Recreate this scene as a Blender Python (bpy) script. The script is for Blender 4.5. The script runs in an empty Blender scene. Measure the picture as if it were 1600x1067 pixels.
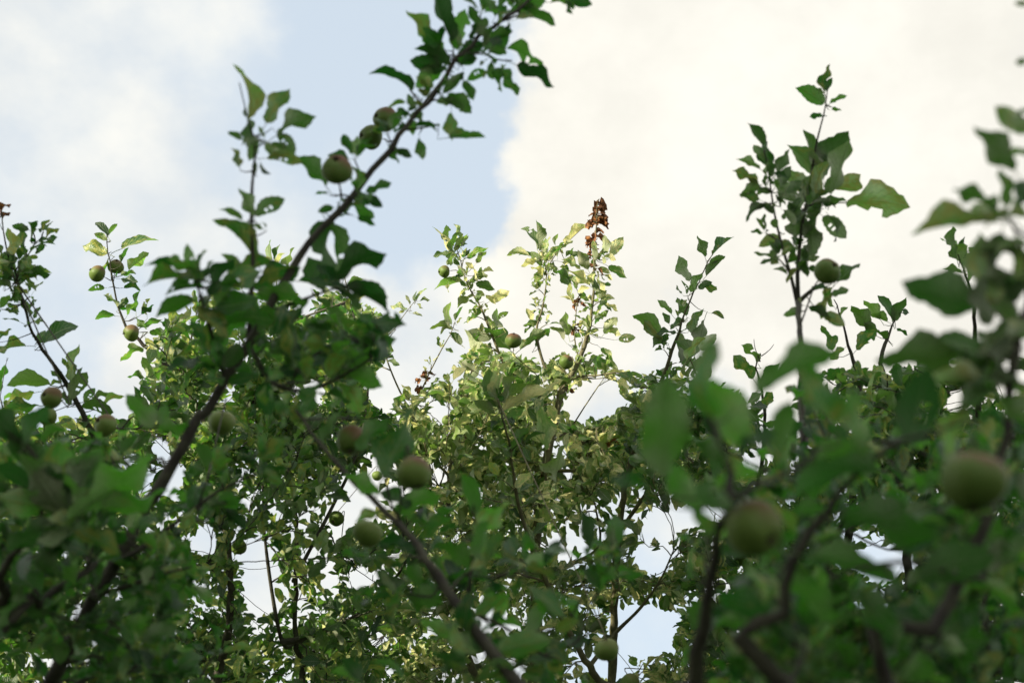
import bpy, math, random
import numpy as np
from mathutils import Vector, Matrix

random.seed(11)
rng = np.random.default_rng(11)
scene = bpy.context.scene
COL = scene.collection

# ------------------------------------------------------------------ camera
PITCH = math.radians(25)
CAM = Vector((0, 0, 1.6))
FPX = 1600 * 50 / 36.0                     # 50 mm lens, 36 mm sensor, 1600 px wide photograph
AX_R = Vector((1, 0, 0))
AX_F = Vector((0, math.cos(PITCH), math.sin(PITCH)))
AX_U = Vector((0, -math.sin(PITCH), math.cos(PITCH)))
cd = bpy.data.cameras.new('camera'); cam = bpy.data.objects.new('camera', cd); COL.objects.link(cam)
cam.location = CAM; cam.rotation_euler = (math.radians(90) + PITCH, 0, 0)
cd.lens = 50; cd.sensor_width = 36; cd.clip_start = 0.05; cd.clip_end = 2000
cd.dof.use_dof = True; cd.dof.focus_distance = 5.9; cd.dof.aperture_fstop = 3.6
scene.camera = cam

def P(x, y, d):
    """photo pixel + depth in metres -> world point"""
    return CAM + AX_F * d + AX_R * ((x - 800) / FPX * d) + AX_U * ((533.5 - y) / FPX * d)

def proj(p):
    q = p - CAM
    d = q.dot(AX_F)
    if d < 0.05: return (-9999, -9999, d)
    return (800 + q.dot(AX_R) / d * FPX, 533.5 - q.dot(AX_U) / d * FPX, d)

# ------------------------------------------------------------------ light
SUN_TO = Vector((-0.75, -0.47, 0.40)).normalized()
SUN_EL = math.asin(SUN_TO.z)
SUN_AZ = math.atan2(SUN_TO.x, SUN_TO.y)    # clockwise from +Y
scene.view_settings.view_transform = 'Standard'
scene.view_settings.look = 'None'
scene.view_settings.gamma = 1.0
scene.view_settings.exposure = 0.98
scene.view_settings.use_curve_mapping = False
scene.cycles.max_bounces = 6
scene.cycles.diffuse_bounces = 3
scene.cycles.transmission_bounces = 4
scene.cycles.transparent_max_bounces = 4
scene.cycles.use_denoising = True

sl = bpy.data.lights.new('sun', 'SUN'); so = bpy.data.objects.new('sun', sl); COL.objects.link(so)
sl.energy = 5.0; sl.angle = math.radians(0.6); sl.color = (1.0, 0.90, 0.70)
so.rotation_euler = (-SUN_TO).to_track_quat('-Z', 'Y').to_euler()
so.location = SUN_TO * 60

class NT:
    """small helper for node trees"""
    def __init__(s, tree): s.t = tree; s.n = tree.nodes; s.l = tree.links
    def node(s, typ, ins=None, **kw):
        n = s.n.new(typ)
        for k, v in kw.items(): setattr(n, k, v)
        for k, v in (ins or {}).items(): s.put(n.inputs[k], v)
        return n
    def put(s, sock, v):
        if isinstance(v, bpy.types.NodeSocket): s.l.new(v, sock)
        elif isinstance(v, bpy.types.Node): s.l.new(v.outputs[0], sock)
        else: sock.default_value = v
    def math(s, op, a, b=None, c=None, clamp=False):
        n = s.n.new('ShaderNodeMath'); n.operation = op; n.use_clamp = clamp
        s.put(n.inputs[0], a)
        if b is not None: s.put(n.inputs[1], b)
        if c is not None: s.put(n.inputs[2], c)
        return n.outputs[0]
    def ss(s, v, lo, hi, a=0.0, b=1.0):
        n = s.n.new('ShaderNodeMapRange'); n.interpolation_type = 'SMOOTHSTEP'
        s.put(n.inputs['Value'], v); s.put(n.inputs['From Min'], lo); s.put(n.inputs['From Max'], hi)
        s.put(n.inputs['To Min'], a); s.put(n.inputs['To Max'], b)
        return n.outputs[0]
    def mix(s, f, a, b, blend='MIX'):
        n = s.n.new('ShaderNodeMix'); n.data_type = 'RGBA'; n.blend_type = blend
        s.put(n.inputs[0], f); s.put(n.inputs[6], a); s.put(n.inputs[7], b)
        return n.outputs[2]

world = bpy.data.worlds.new('World'); scene.world = world; world.use_nodes = True
w = NT(world.node_tree); w.n.clear()
sky = w.node('ShaderNodeTexSky', sky_type='NISHITA', sun_disc=False, sun_elevation=SUN_EL,
             sun_rotation=SUN_AZ, altitude=50, air_density=1.0, dust_density=1.5, ozone_density=1.0)
tc = w.node('ShaderNodeTexCoord')
mp = w.node('ShaderNodeMapping', {'Vector': tc.outputs['Generated'], 'Scale': (1.0, 1.0, 1.35), 'Location': (3.1, 0.4, 1.7)})
n1 = w.node('ShaderNodeTexNoise', {'Vector': mp, 'Scale': 4.2, 'Detail': 9.0, 'Roughness': 0.52, 'Distortion': 0.25})
n2 = w.node('ShaderNodeTexNoise', {'Vector': mp, 'Scale': 13.0, 'Detail': 8.0, 'Roughness': 0.6})
dens = w.math('ADD', w.math('MULTIPLY', n1.outputs[0], 0.6), w.math('MULTIPLY', n2.outputs[0], 0.4))
wn = w.node('ShaderNodeTexNoise', {'Vector': tc.outputs['Generated'], 'Scale': 9.0, 'Detail': 7.0, 'Roughness': 0.62})
ws = w.node('ShaderNodeVectorMath', {0: wn.outputs[1], 1: (.5, .5, .5)}, operation='SUBTRACT')
wm = w.node('ShaderNodeVectorMath', {0: ws.outputs[0], 'Scale': 0.11}, operation='SCALE')
wa = w.node('ShaderNodeVectorMath', {0: tc.outputs['Generated'], 1: wm.outputs[0]}, operation='ADD')
warped = w.node('ShaderNodeVectorMath', {0: wa.outputs[0]}, operation='NORMALIZE').outputs[0]
def blob(px, py, deg, amt):
    """a rise (or fall) of cloud cover about one direction of the sky"""
    d = (P(px, py, 1.0) - CAM).normalized()
    dot = w.node('ShaderNodeVectorMath', {0: warped, 1: d}, operation='DOT_PRODUCT').outputs['Value']
    return w.ss(dot, math.cos(math.radians(deg)), 1.0, 0.0, amt)
cover = dens
for b in [(620, -40, 6.5, -.32), (650, 60, 5.0, -.34), (690, 190, 3.8, -.40), (720, 290, 3.4, -.40), (640, 330, 3.6, -.30),
          (765, 335, 2.0, -.22), (510, 190, 7.5, -.12), (120, 480, 9.0, -.16), (330, 60, 9.0, -.10), (250, 300, 5.0, .13),
          (1000, 180, 7.5, .34), (1250, 300, 10.0, .36), (880, 480, 5.0, .34), (1500, 600, 10.0, .3),
          (230, 590, 3.0, .25), (1380, 880, 6.0, -.3), (1000, 1000, 4.5, -.25), (1600, 30, 9.0, .3), (470, 60, 4.0, -.10), (420, 200, 5.0, -.06)]:
    cover = w.math('ADD', cover, blob(*b))
mask = w.ss(cover, 0.16, 0.74)
shade = w.ss(dens, 0.35, 0.62, 0.88, 1.02)
cloudc = w.mix(1.0, (5.30, 5.16, 4.70, 1), shade, 'MULTIPLY')
# thin high haze whitens the blue between the clouds
blue = w.mix(0.83, sky.outputs[0], (3.75, 4.25, 4.72, 1))
skyc = w.mix(mask, blue, cloudc)
bg = w.node('ShaderNodeBackground', {'Color': skyc, 'Strength': 0.10})
wo = w.node('ShaderNodeOutputWorld'); w.l.new(bg.outputs[0], wo.inputs[0])

# ------------------------------------------------------------------ materials
def mat(name):
    m = bpy.data.materials.new(name); m.use_nodes = True
    t = NT(m.node_tree); t.n.clear()
    return m, t
def finish(t, sh):
    o = t.node('ShaderNodeOutputMaterial'); t.l.new(sh, o.inputs[0])

def leaf_material(name, top_a, top_b, under_a, under_b, trans_a, trans_b, yellow, ycol, spots, tmix=0.38):
    m, t = mat(name)
    geo = t.node('ShaderNodeNewGeometry'); oi = t.node('ShaderNodeObjectInfo')
    r = t.math('FRACT', t.math('ADD', geo.outputs['Random Per Island'], oi.outputs['Random']))
    r2 = t.math('FRACT', t.math('MULTIPLY', r, 17.31))
    r3 = t.math('FRACT', t.math('MULTIPLY', r, 41.77))
    uv = t.node('ShaderNodeUVMap'); sep = t.node('ShaderNodeSeparateXYZ', {0: uv.outputs[0]})
    u = sep.outputs[0]; v = t.math('ABSOLUTE', t.math('SUBTRACT', sep.outputs[1], 0.5))
    off = t.node('ShaderNodeCombineXYZ', {0: t.math('MULTIPLY', r, 37.0), 1: t.math('MULTIPLY', r2, 19.0), 2: r3})
    pos = t.node('ShaderNodeVectorMath', {0: uv.outputs[0], 1: off.outputs[0]}, operation='ADD')
    nz = t.node('ShaderNodeTexNoise', {'Vector': pos, 'Scale': 4.0, 'Detail': 4.0, 'Roughness': 0.6})
    nf = t.node('ShaderNodeTexNoise', {'Vector': pos, 'Scale': 16.0, 'Detail': 3.0, 'Roughness': 0.6})
    top = t.mix(r2, top_a, top_b); und = t.mix(r2, under_a, under_b); trn = t.mix(r2, trans_a, trans_b)
    # veins: a midrib and slanting side veins
    s = t.math('FRACT', t.math('MULTIPLY', t.math('SUBTRACT', u, t.math('MULTIPLY', v, 0.55)), 9.0))
    side = t.ss(t.math('ABSOLUTE', t.math('SUBTRACT', s, 0.5)), 0.0, 0.16, 1.0, 0.0)
    rib = t.ss(v, 0.015, 0.045, 1.0, 0.0)
    vein = t.math('MAXIMUM', t.math('MULTIPLY', side, 0.55), rib)
    top = t.mix(t.math('MULTIPLY', vein, 0.6), top, under_b)
    und = t.mix(t.math('MULTIPLY', vein, 0.5), und, (0.34, 0.36, 0.22, 1))
    # yellowing between the veins on a share of the leaves
    yf = t.math('MULTIPLY', t.ss(t.math('ADD', nz.outputs[0], t.math('MULTIPLY', r3, 0.5)), 0.86 - 0.45 * yellow, 1.12 - 0.45 * yellow), 0.85)
    top = t.mix(yf, top, ycol); und = t.mix(yf, und, tuple(min(1, c * 1.15) for c in ycol[:3]) + (1,)); trn = t.mix(yf, trn, ycol)
    # rusty spots and edges
    edge = t.math('MULTIPLY', t.ss(v, 0.36, 0.5), 0.12)
    sp = t.ss(t.math('ADD', t.math('ADD', nf.outputs[0], edge), t.math('MULTIPLY', r, 0.10)), 0.80 - spots, 0.86 - spots)
    brown = (0.085, 0.045, 0.018, 1)
    top = t.mix(sp, top, brown); und = t.mix(sp, und, brown); trn = t.mix(sp, trn, (0.05, 0.025, 0.008, 1))
    val = t.ss(nf.outputs[0], 0.25, 0.75, 0.78, 1.18)
    col = t.mix(geo.outputs['Backfacing'], top, und)
    col = t.mix(1.0, col, val, 'MULTIPLY')
    tone = t.math('ADD', 0.62, t.math('MULTIPLY', r3, 0.88))       # every leaf a little lighter or darker
    col = t.mix(1.0, col, tone, 'MULTIPLY'); trn = t.mix(1.0, trn, tone, 'MULTIPLY')
    h = t.math('ADD', t.math('MULTIPLY', vein, -0.7), t.math('MULTIPLY', nf.outputs[0], 0.6))
    bp = t.node('ShaderNodeBump', {'Strength': 0.8, 'Distance': 0.003, 'Height': h})
    rough = t.ss(geo.outputs['Backfacing'], 0.0, 1.0, 0.32, 0.7)
    pb = t.node('ShaderNodeBsdfPrincipled', {'Base Color': col, 'Roughness': rough, 'Normal': bp})
    pb.inputs['Specular IOR Level'].default_value = 0.6
    tr = t.node('ShaderNodeBsdfTranslucent', {'Color': trn, 'Normal': bp})
    mx = t.node('ShaderNodeMixShader', {0: tmix, 1: pb.outputs[0], 2: tr.outputs[0]})
    finish(t, mx.outputs[0])
    return m

C4 = lambda r, g, b: (r, g, b, 1)
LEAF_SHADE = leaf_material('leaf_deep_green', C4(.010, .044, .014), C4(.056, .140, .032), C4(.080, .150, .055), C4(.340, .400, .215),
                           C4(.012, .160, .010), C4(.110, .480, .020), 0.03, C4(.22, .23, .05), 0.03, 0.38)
LEAF_MID = leaf_material('leaf_mid_green', C4(.018, .062, .018), C4(.090, .175, .040), C4(.150, .220, .095), C4(.480, .520, .330),
                         C4(.025, .190, .012), C4(.190, .470, .036), 0.07, C4(.36, .36, .08), 0.045, 0.38)
LEAF_SAGE = leaf_material('leaf_sage_backed', C4(.020, .062, .018), C4(.075, .150, .036), C4(.280, .345, .200), C4(.600, .630, .460),
                          C4(.030, .190, .014), C4(.150, .420, .030), 0.04, C4(.28, .28, .07), 0.035, 0.34)
LEAF_YELLOW_SUNLIT = leaf_material('leaf_yellowing_painted_sun', C4(.060, .135, .030), C4(.240, .340, .105), C4(.300, .370, .200), C4(.620, .640, .440),
                          C4(.080, .300, .022), C4(.280, .460, .060), 0.22, C4(.66, .60, .28), 0.035, 0.38)  # yellowing is the leaf's own; the extra paleness puts sunlight into the colour

def dead_material():
    m, t = mat('leaf_dead_brown')
    oi = t.node('ShaderNodeObjectInfo'); uv = t.node('ShaderNodeUVMap')
    nz = t.node('ShaderNodeTexNoise', {'Vector': uv.outputs[0], 'Scale': 5.0, 'Detail': 4.0})
    c = t.mix(oi.outputs['Random'], C4(.46, .20, .06), C4(.26, .11, .045))
    c = t.mix(t.ss(nz.outputs[0], 0.35, 0.7), c, C4(.07, .035, .025))
    pb = t.node('ShaderNodeBsdfPrincipled', {'Base Color': c, 'Roughness': 0.85})
    tr = t.node('ShaderNodeBsdfTranslucent', {'Color': c})
    mx = t.node('ShaderNodeMixShader', {0: 0.2, 1: pb.outputs[0], 2: tr.outputs[0]})
    finish(t, mx.outputs[0]); return m
LEAF_DEAD = dead_material()

def bark_material(name, a, b, c):
    m, t = mat(name)
    tcn = t.node('ShaderNodeTexCoord')
    n = t.node('ShaderNodeTexNoise', {'Vector': tcn.outputs['Object'], 'Scale': 28.0, 'Detail': 6.0, 'Roughness': 0.65})
    n_ = t.node('ShaderNodeTexNoise', {'Vector': tcn.outputs['Object'], 'Scale': 140.0, 'Detail': 4.0})
    vo = t.node('ShaderNodeTexVoronoi', {'Vector': tcn.outputs['Object'], 'Scale': 95.0})
    col = t.mix(t.ss(n.outputs[0], 0.35, 0.65), a, b)
    col = t.mix(t.ss(vo.outputs[0], 0.12, 0.02, 0.0, 0.6), col, c)     # lenticels
    h = t.math('ADD', n_.outputs[0], t.math('MULTIPLY', n.outputs[0], 1.5))
    bp = t.node('ShaderNodeBump', {'Strength': 0.6, 'Distance': 0.003, 'Height': h})
    pb = t.node('ShaderNodeBsdfPrincipled', {'Base Color': col, 'Roughness': 0.8, 'Normal': bp})
    finish(t, pb.outputs[0]); return m
BARK_DARK = bark_material('bark_dark', C4(.028, .022, .017), C4(.060, .058, .034), C4(.13, .115, .08))
BARK_OLIVE = bark_material('bark_olive', C4(.095, .085, .045), C4(.170, .160, .080), C4(.28, .25, .16))

def apple_material():
    m, t = mat('apple_skin')
    tcn = t.node('ShaderNodeTexCoord'); oi = t.node('ShaderNodeObjectInfo')
    bl = t.node('ShaderNodeAttribute', attribute_type='OBJECT', attribute_name='blush')
    amt = t.node('ShaderNodeAttribute', attribute_type='OBJECT', attribute_name='blush_amount')
    nrm = t.node('ShaderNodeVectorMath', {0: tcn.outputs['Object']}, operation='NORMALIZE')
    d = t.node('ShaderNodeVectorMath', {0: nrm.outputs[0], 1: bl.outputs['Vector']}, operation='DOT_PRODUCT').outputs['Value']
    n = t.node('ShaderNodeTexNoise', {'Vector': tcn.outputs['Object'], 'Scale': 1.6, 'Detail': 5.0, 'Roughness': 0.6})
    fine = t.node('ShaderNodeTexNoise', {'Vector': tcn.outputs['Object'], 'Scale': 9.0, 'Detail': 4.0})
    g = t.mix(oi.outputs['Random'], C4(.070, .140, .024), C4(.120, .195, .036))
    g = t.mix(t.ss(fine.outputs[0], 0.3, 0.8), g, C4(.13, .17, .045))
    f = t.math('MULTIPLY', t.ss(t.math('ADD', d, t.math('MULTIPLY', t.math('SUBTRACT', n.outputs[0], 0.5), 0.9)), -0.02, 0.78), amt.outputs['Fac'])
    c = t.mix(f, g, t.mix(fine.outputs[0], C4(.105, .042, .026), C4(.190, .100, .056)))
    vo = t.node('ShaderNodeTexVoronoi', {'Vector': tcn.outputs['Object'], 'Scale': 9.0})
    c = t.mix(t.ss(vo.outputs[0], 0.10, 0.03, 0.0, 0.45), c, C4(.42, .36, .22))
    ru = t.node('ShaderNodeTexNoise', {'Vector': tcn.outputs['Object'], 'Scale': 3.0, 'Detail': 6.0, 'Roughness': 0.7})
    c = t.mix(t.ss(ru.outputs[0], 0.60, 0.72, 0.0, 0.45), c, C4(.24, .16, .08))
    pb = t.node('ShaderNodeBsdfPrincipled', {'Base Color': c, 'Roughness': 0.5})
    pb.inputs['Specular IOR Level'].default_value = 0.2
    finish(t, pb.outputs[0]); return m
APPLE = apple_material()
def plain(name, c, rough=0.8, scale=30.0, var=0.35):
    m, t = mat(name)
    tcn = t.node('ShaderNodeTexCoord')
    n = t.node('ShaderNodeTexNoise', {'Vector': tcn.outputs['Object'], 'Scale': scale, 'Detail': 5.0})
    col = t.mix(n.outputs[0], tuple(k * (1 - var) for k in c) + (1,), tuple(min(1, k * (1 + var)) for k in c) + (1,))
    pb = t.node('ShaderNodeBsdfPrincipled', {'Base Color': col, 'Roughness': rough}); finish(t, pb.outputs[0]); return m
STALK = plain('apple_stalk', (.10, .075, .035)); CALYX = plain('apple_calyx', (.075, .055, .032))
GROUND = plain('orchard_grass', (.026, .046, .012), 0.95, 3.0, 0.5)
RENDER_WALL = plain('shade_house_render', (.30, .27, .22), 0.9, 2.0, 0.2); ROOF = plain('shade_house_roof', (.12, .07, .05), 0.8, 6.0, 0.4)
PANE = plain('shade_house_glass', (.03, .035, .04), 0.1, 2.0, 0.2); FRAMEW = plain('shade_house_paint', (.7, .7, .66), 0.5, 8.0, 0.08)

# ------------------------------------------------------------------ helpers
def tag(o, label=None, cat=None, group=None, kind=None):
    if label: o['label'] = label
    if cat: o['category'] = cat
    if group: o['group'] = group
    if kind: o['kind'] = kind
    return o
def link(name, data, parent=None):
    o = bpy.data.objects.new(name, data); COL.objects.link(o)
    if parent: o.parent = parent
    return o
def mesh_from(name, V, F, m, uv=None, smooth=True):
    me = bpy.data.meshes.new(name); me.from_pydata([tuple(p) for p in V], [], F)
    if smooth: me.polygons.foreach_set('use_smooth', [True] * len(me.polygons))
    if uv is not None:
        ul = me.uv_layers.new(name='UVMap')
        li = np.empty(len(me.loops), dtype=np.int32); me.loops.foreach_get('vertex_index', li)
        ul.data.foreach_set('uv', np.asarray(uv, dtype=np.float32)[li].ravel())
    me.materials.append(m); me.update()
    return me

def smooth_path(pts, rad, step=0.03):
    """Catmull-Rom through points; returns resampled points and radii"""
    n = len(pts)
    if n == 2: pts = [pts[0], (pts[0] + pts[1]) / 2, pts[1]]; rad = [rad[0], (rad[0] + rad[1]) / 2, rad[1]]; n = 3
    out, ro = [], []
    for i in range(n - 1):
        p0 = pts[max(i - 1, 0)]; p1 = pts[i]; p2 = pts[i + 1]; p3 = pts[min(i + 2, n - 1)]
        k = max(2, int((p2 - p1).length / step))
        for j in range(k):
            t = j / k
            out.append(0.5 * ((2 * p1) + (p2 - p0) * t + (2 * p0 - 5 * p1 + 4 * p2 - p3) * t * t + (3 * p1 - p0 - 3 * p2 + p3) * t ** 3))
            ro.append(rad[i] + (rad[i + 1] - rad[i]) * t)
    out.append(pts[-1]); ro.append(rad[-1])
    return out, ro

def tube(V, F, path, rad, sides):
    n0 = len(V); k = len(path)
    t0 = (path[1] - path[0]).normalized()
    a = t0.orthogonal().normalized()
    for i in range(k):
        t = (path[min(i + 1, k - 1)] - path[max(i - 1, 0)]).normalized()
        a = (a - t * a.dot(t)).normalized(); b = t.cross(a)
        for s in range(sides):
            an = 2 * math.pi * s / sides
            V.append(path[i] + (a * math.cos(an) + b * math.sin(an)) * rad[i])
    for i in range(k - 1):
        for s in range(sides):
            s2 = (s + 1) % sides
            F.append((n0 + i * sides + s, n0 + i * sides + s2, n0 + (i + 1) * sides + s2, n0 + (i + 1) * sides + s))
    V.append(path[-1] + t * rad[-1] * 0.7); e = len(V) - 1
    for s in range(sides):
        F.append((n0 + (k - 1) * sides + s, n0 + (k - 1) * sides + (s + 1) % sides, e))

# ------------------------------------------------------------------ leaf shapes
def leaf_shape(rows, fold, curl, twist, wave, ragged, crumple=0.0, seed=0, serr=0.012, hole=False):
    """unit-long blade along +X, upper side +Z; four strips across; a petiole behind the base"""
    r = random.Random(seed)
    V, UV, F = [], [], []
    ph = r.uniform(0, 6.28); asym = r.uniform(-.03, .03)
    bites = [(r.choice((-1, 1)), r.uniform(.25, .95), r.uniform(.05, .12), r.uniform(.25, .6)) for _ in range(ragged)]
    # centre line bent by curl
    cx, cz, ang = 0.0, 0.0, curl * -0.45
    for i in range(rows + 1):
        t = i / rows
        if i:
            ang += curl / rows
            cx += math.cos(ang) / rows; cz -= math.sin(ang) / rows
        wd = 0.272 * (math.sin(math.pi * min(1, (t * 0.985 + 0.010)) ** 0.90)) ** (0.62 + 0.22 * t)
        if i == rows: wd = 0.004
        tw = twist * (t - 0.3); fo = fold * (0.75 + 0.25 * math.cos(t * 3))
        for j, s in enumerate((-1, -0.52, 0, 0.52, 1)):
            sgn = -1 if s < 0 else 1
            ww = wd * abs(s)
            if abs(s) == 1:
                ww += (serr if i % 2 else -serr) * (0 < i < rows) + r.uniform(-.006, .006)
                for bs, bt, bw, bd in bites:
                    if bs == sgn: ww *= 1 - bd * math.exp(-((t - bt) / bw) ** 2)
            y = sgn * ww * math.cos(fo); z = ww * math.sin(fo)
            z += wave * abs(s) ** 2 * wd * 3 * math.sin(t * 9 + ph + (1.3 if s > 0 else 0))
            y, z = y * math.cos(tw) - z * math.sin(tw), y * math.sin(tw) + z * math.cos(tw)
            nx, nz = math.sin(ang), math.cos(ang)
            p = Vector((cx + nx * z, y + asym * math.sin(t * 3), cz + nz * z))
            if crumple: p += Vector((r.uniform(-1, 1), r.uniform(-1, 1), r.uniform(-1, 1))) * crumple
            V.append(p); UV.append((t, 0.5 + 0.5 * s))
    for i in range(rows):
        for j in range(4):
            a = i * 5 + j
            F.append((a, a + 5, a + 6, a + 1))
    if hole and rows >= 10:
        kill = set(r.sample(range(8, len(F) - 12), 2)); F = [f for k, f in enumerate(F) if k not in kill]
    # petiole
    pl = 0.30; n0 = len(V); pr = 0.011
    for k in range(3):
        tt = k / 2
        c = Vector((-pl * (1 - tt) + 0.01, 0, -0.05 * (1 - tt) * (1 - tt)))
        for s in range(3):
            an = s * 2.094
            V.append(c + Vector((0, math.cos(an), math.sin(an))) * pr); UV.append((0.0, 0.5))
    for k in range(2):
        for s in range(3):
            F.append((n0 + k * 3 + s, n0 + k * 3 + (s + 1) % 3, n0 + k * 3 + 3 + (s + 1) % 3, n0 + k * 3 + 3 + s))
    return V, F, UV
SHAPES_HI, SHAPES_LO, SHAPES_DEAD, FLAT = [], [], [], []
_r = random.Random(5)
for k in range(26):
    a = dict(fold=_r.uniform(.15, 1.0), curl=_r.uniform(-.3, 1.4), twist=_r.uniform(-.7, .7), wave=_r.uniform(.04, .22), ragged=_r.choice((0, 0, 0, 0, 1, 2)))
    if a['fold'] < .6 and abs(a['curl']) < .85: FLAT.append(k)
    SHAPES_HI.append(leaf_shape(13, seed=k, hole=k % 5 == 0, **a)); SHAPES_LO.append(leaf_shape(6, seed=k, serr=0.006, **a))
for k in range(5):
    SHAPES_DEAD.append(leaf_shape(8, _r.uniform(.8, 1.3), _r.uniform(1.5, 3.2), _r.uniform(-2, 2), .3, 3, 0.05, seed=50 + k))
_cache = {}
def leaf_mesh(k, m):
    if (k, m.name) not in _cache:
        V, F, UV = (SHAPES_DEAD if m is LEAF_DEAD else SHAPES_HI)[k]
        _cache[(k, m.name)] = mesh_from('leaf', V, F, m, UV)
    return _cache[(k, m.name)]

# ------------------------------------------------------------------ where the photograph shows open sky
SKYLINE = [(-200, 600), (0, 600), (60, 640), (130, 650), (200, 610), (225, 560), (250, 500), (300, 450), (400, 440), (520, 450), (590, 480),
           (622, 560), (640, 625), (670, 605), (700, 570), (745, 530), (800, 550), (850, 560), (905, 545), (960, 555), (1000, 590), (1060, 560), (1110, 590),
           (1180, 610), (1250, 590), (1330, 560), (1420, 560), (1490, 520), (1550, 480), (1620, 440), (1900, 430)]
HOLES = [(405, 905, 30, 62), (270, 738, 22, 22), (322, 845, 22, 26), (252, 705, 16, 26), (600, 610, 28, 34), (490, 612, 20, 18), (690, 640, 20, 14), (1005, 985, 52, 46), (950, 1040, 40, 22),
         (1025, 880, 30, 22), (1042, 815, 34, 26), (1090, 805, 30, 20), (1375, 878, 58, 24), (935, 625, 40, 32), (1215, 640, 16, 16), (905, 635, 25, 30), (560, 760, 24, 16),
         (620, 775, 22, 20), (690, 740, 18, 20), (745, 770, 10, 14), (560, 905, 22, 16), (480, 870, 14, 14), (1495, 625, 16, 18), (1580, 600, 22, 22), (1430, 715, 10, 8), (1175, 730, 14, 14),
         (1320, 640, 10, 14), (870, 700, 18, 18), (888, 740, 14, 14), (430, 940, 14, 14), (590, 1000, 14, 10), (1130, 800, 16, 12), (60, 655, 22, 16), (150, 600, 30, 45), (190, 640, 14, 20)]
def skyline(x):
    for (x0, y0), (x1, y1) in zip(SKYLINE, SKYLINE[1:]):
        if x0 <= x <= x1: return y0 + (y1 - y0) * (x - x0) / (x1 - x0)
    return 450
FRUITS = [(527, 265, 49), (602, 186, 40), (580, 214, 40), (346, 660, 42), (152, 427, 27), (181, 417, 25), (205, 520, 27), (81, 621, 35), (74, 650, 30), (165, 664, 37), (374, 855, 25), (526, 810, 25),
          (694, 424, 20), (803, 532, 26), (885, 565, 23), (690, 793, 21), (948, 1015, 39), (551, 688, 51), (648, 740, 56), (574, 833, 46), (1294, 424, 42), (1181, 826, 92), (1521, 752, 106), (1125, 915, 20), (1127, 937, 19), (1157, 872, 23), (589, 743, 17), (699, 657, 18)]
def is_open(p, margin=0, shrink=1.0, pad=0.0):
    x, y, d = proj(p)
    for fx, fy, fd in FRUITS:                                      # fruit the photograph shows in front of the leaves
        if (x - fx) ** 2 + (y - fy) ** 2 < (fd * 0.62) ** 2 and d < 0.061 * FPX / fd + .06: return True
    if y < skyline(x) + margin: return True
    for hx, hy, a, b in HOLES:
        if ((x - hx) / (a * shrink + pad)) ** 2 + ((y - hy) / (b * shrink + pad)) ** 2 < 1: return True
    return False

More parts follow.
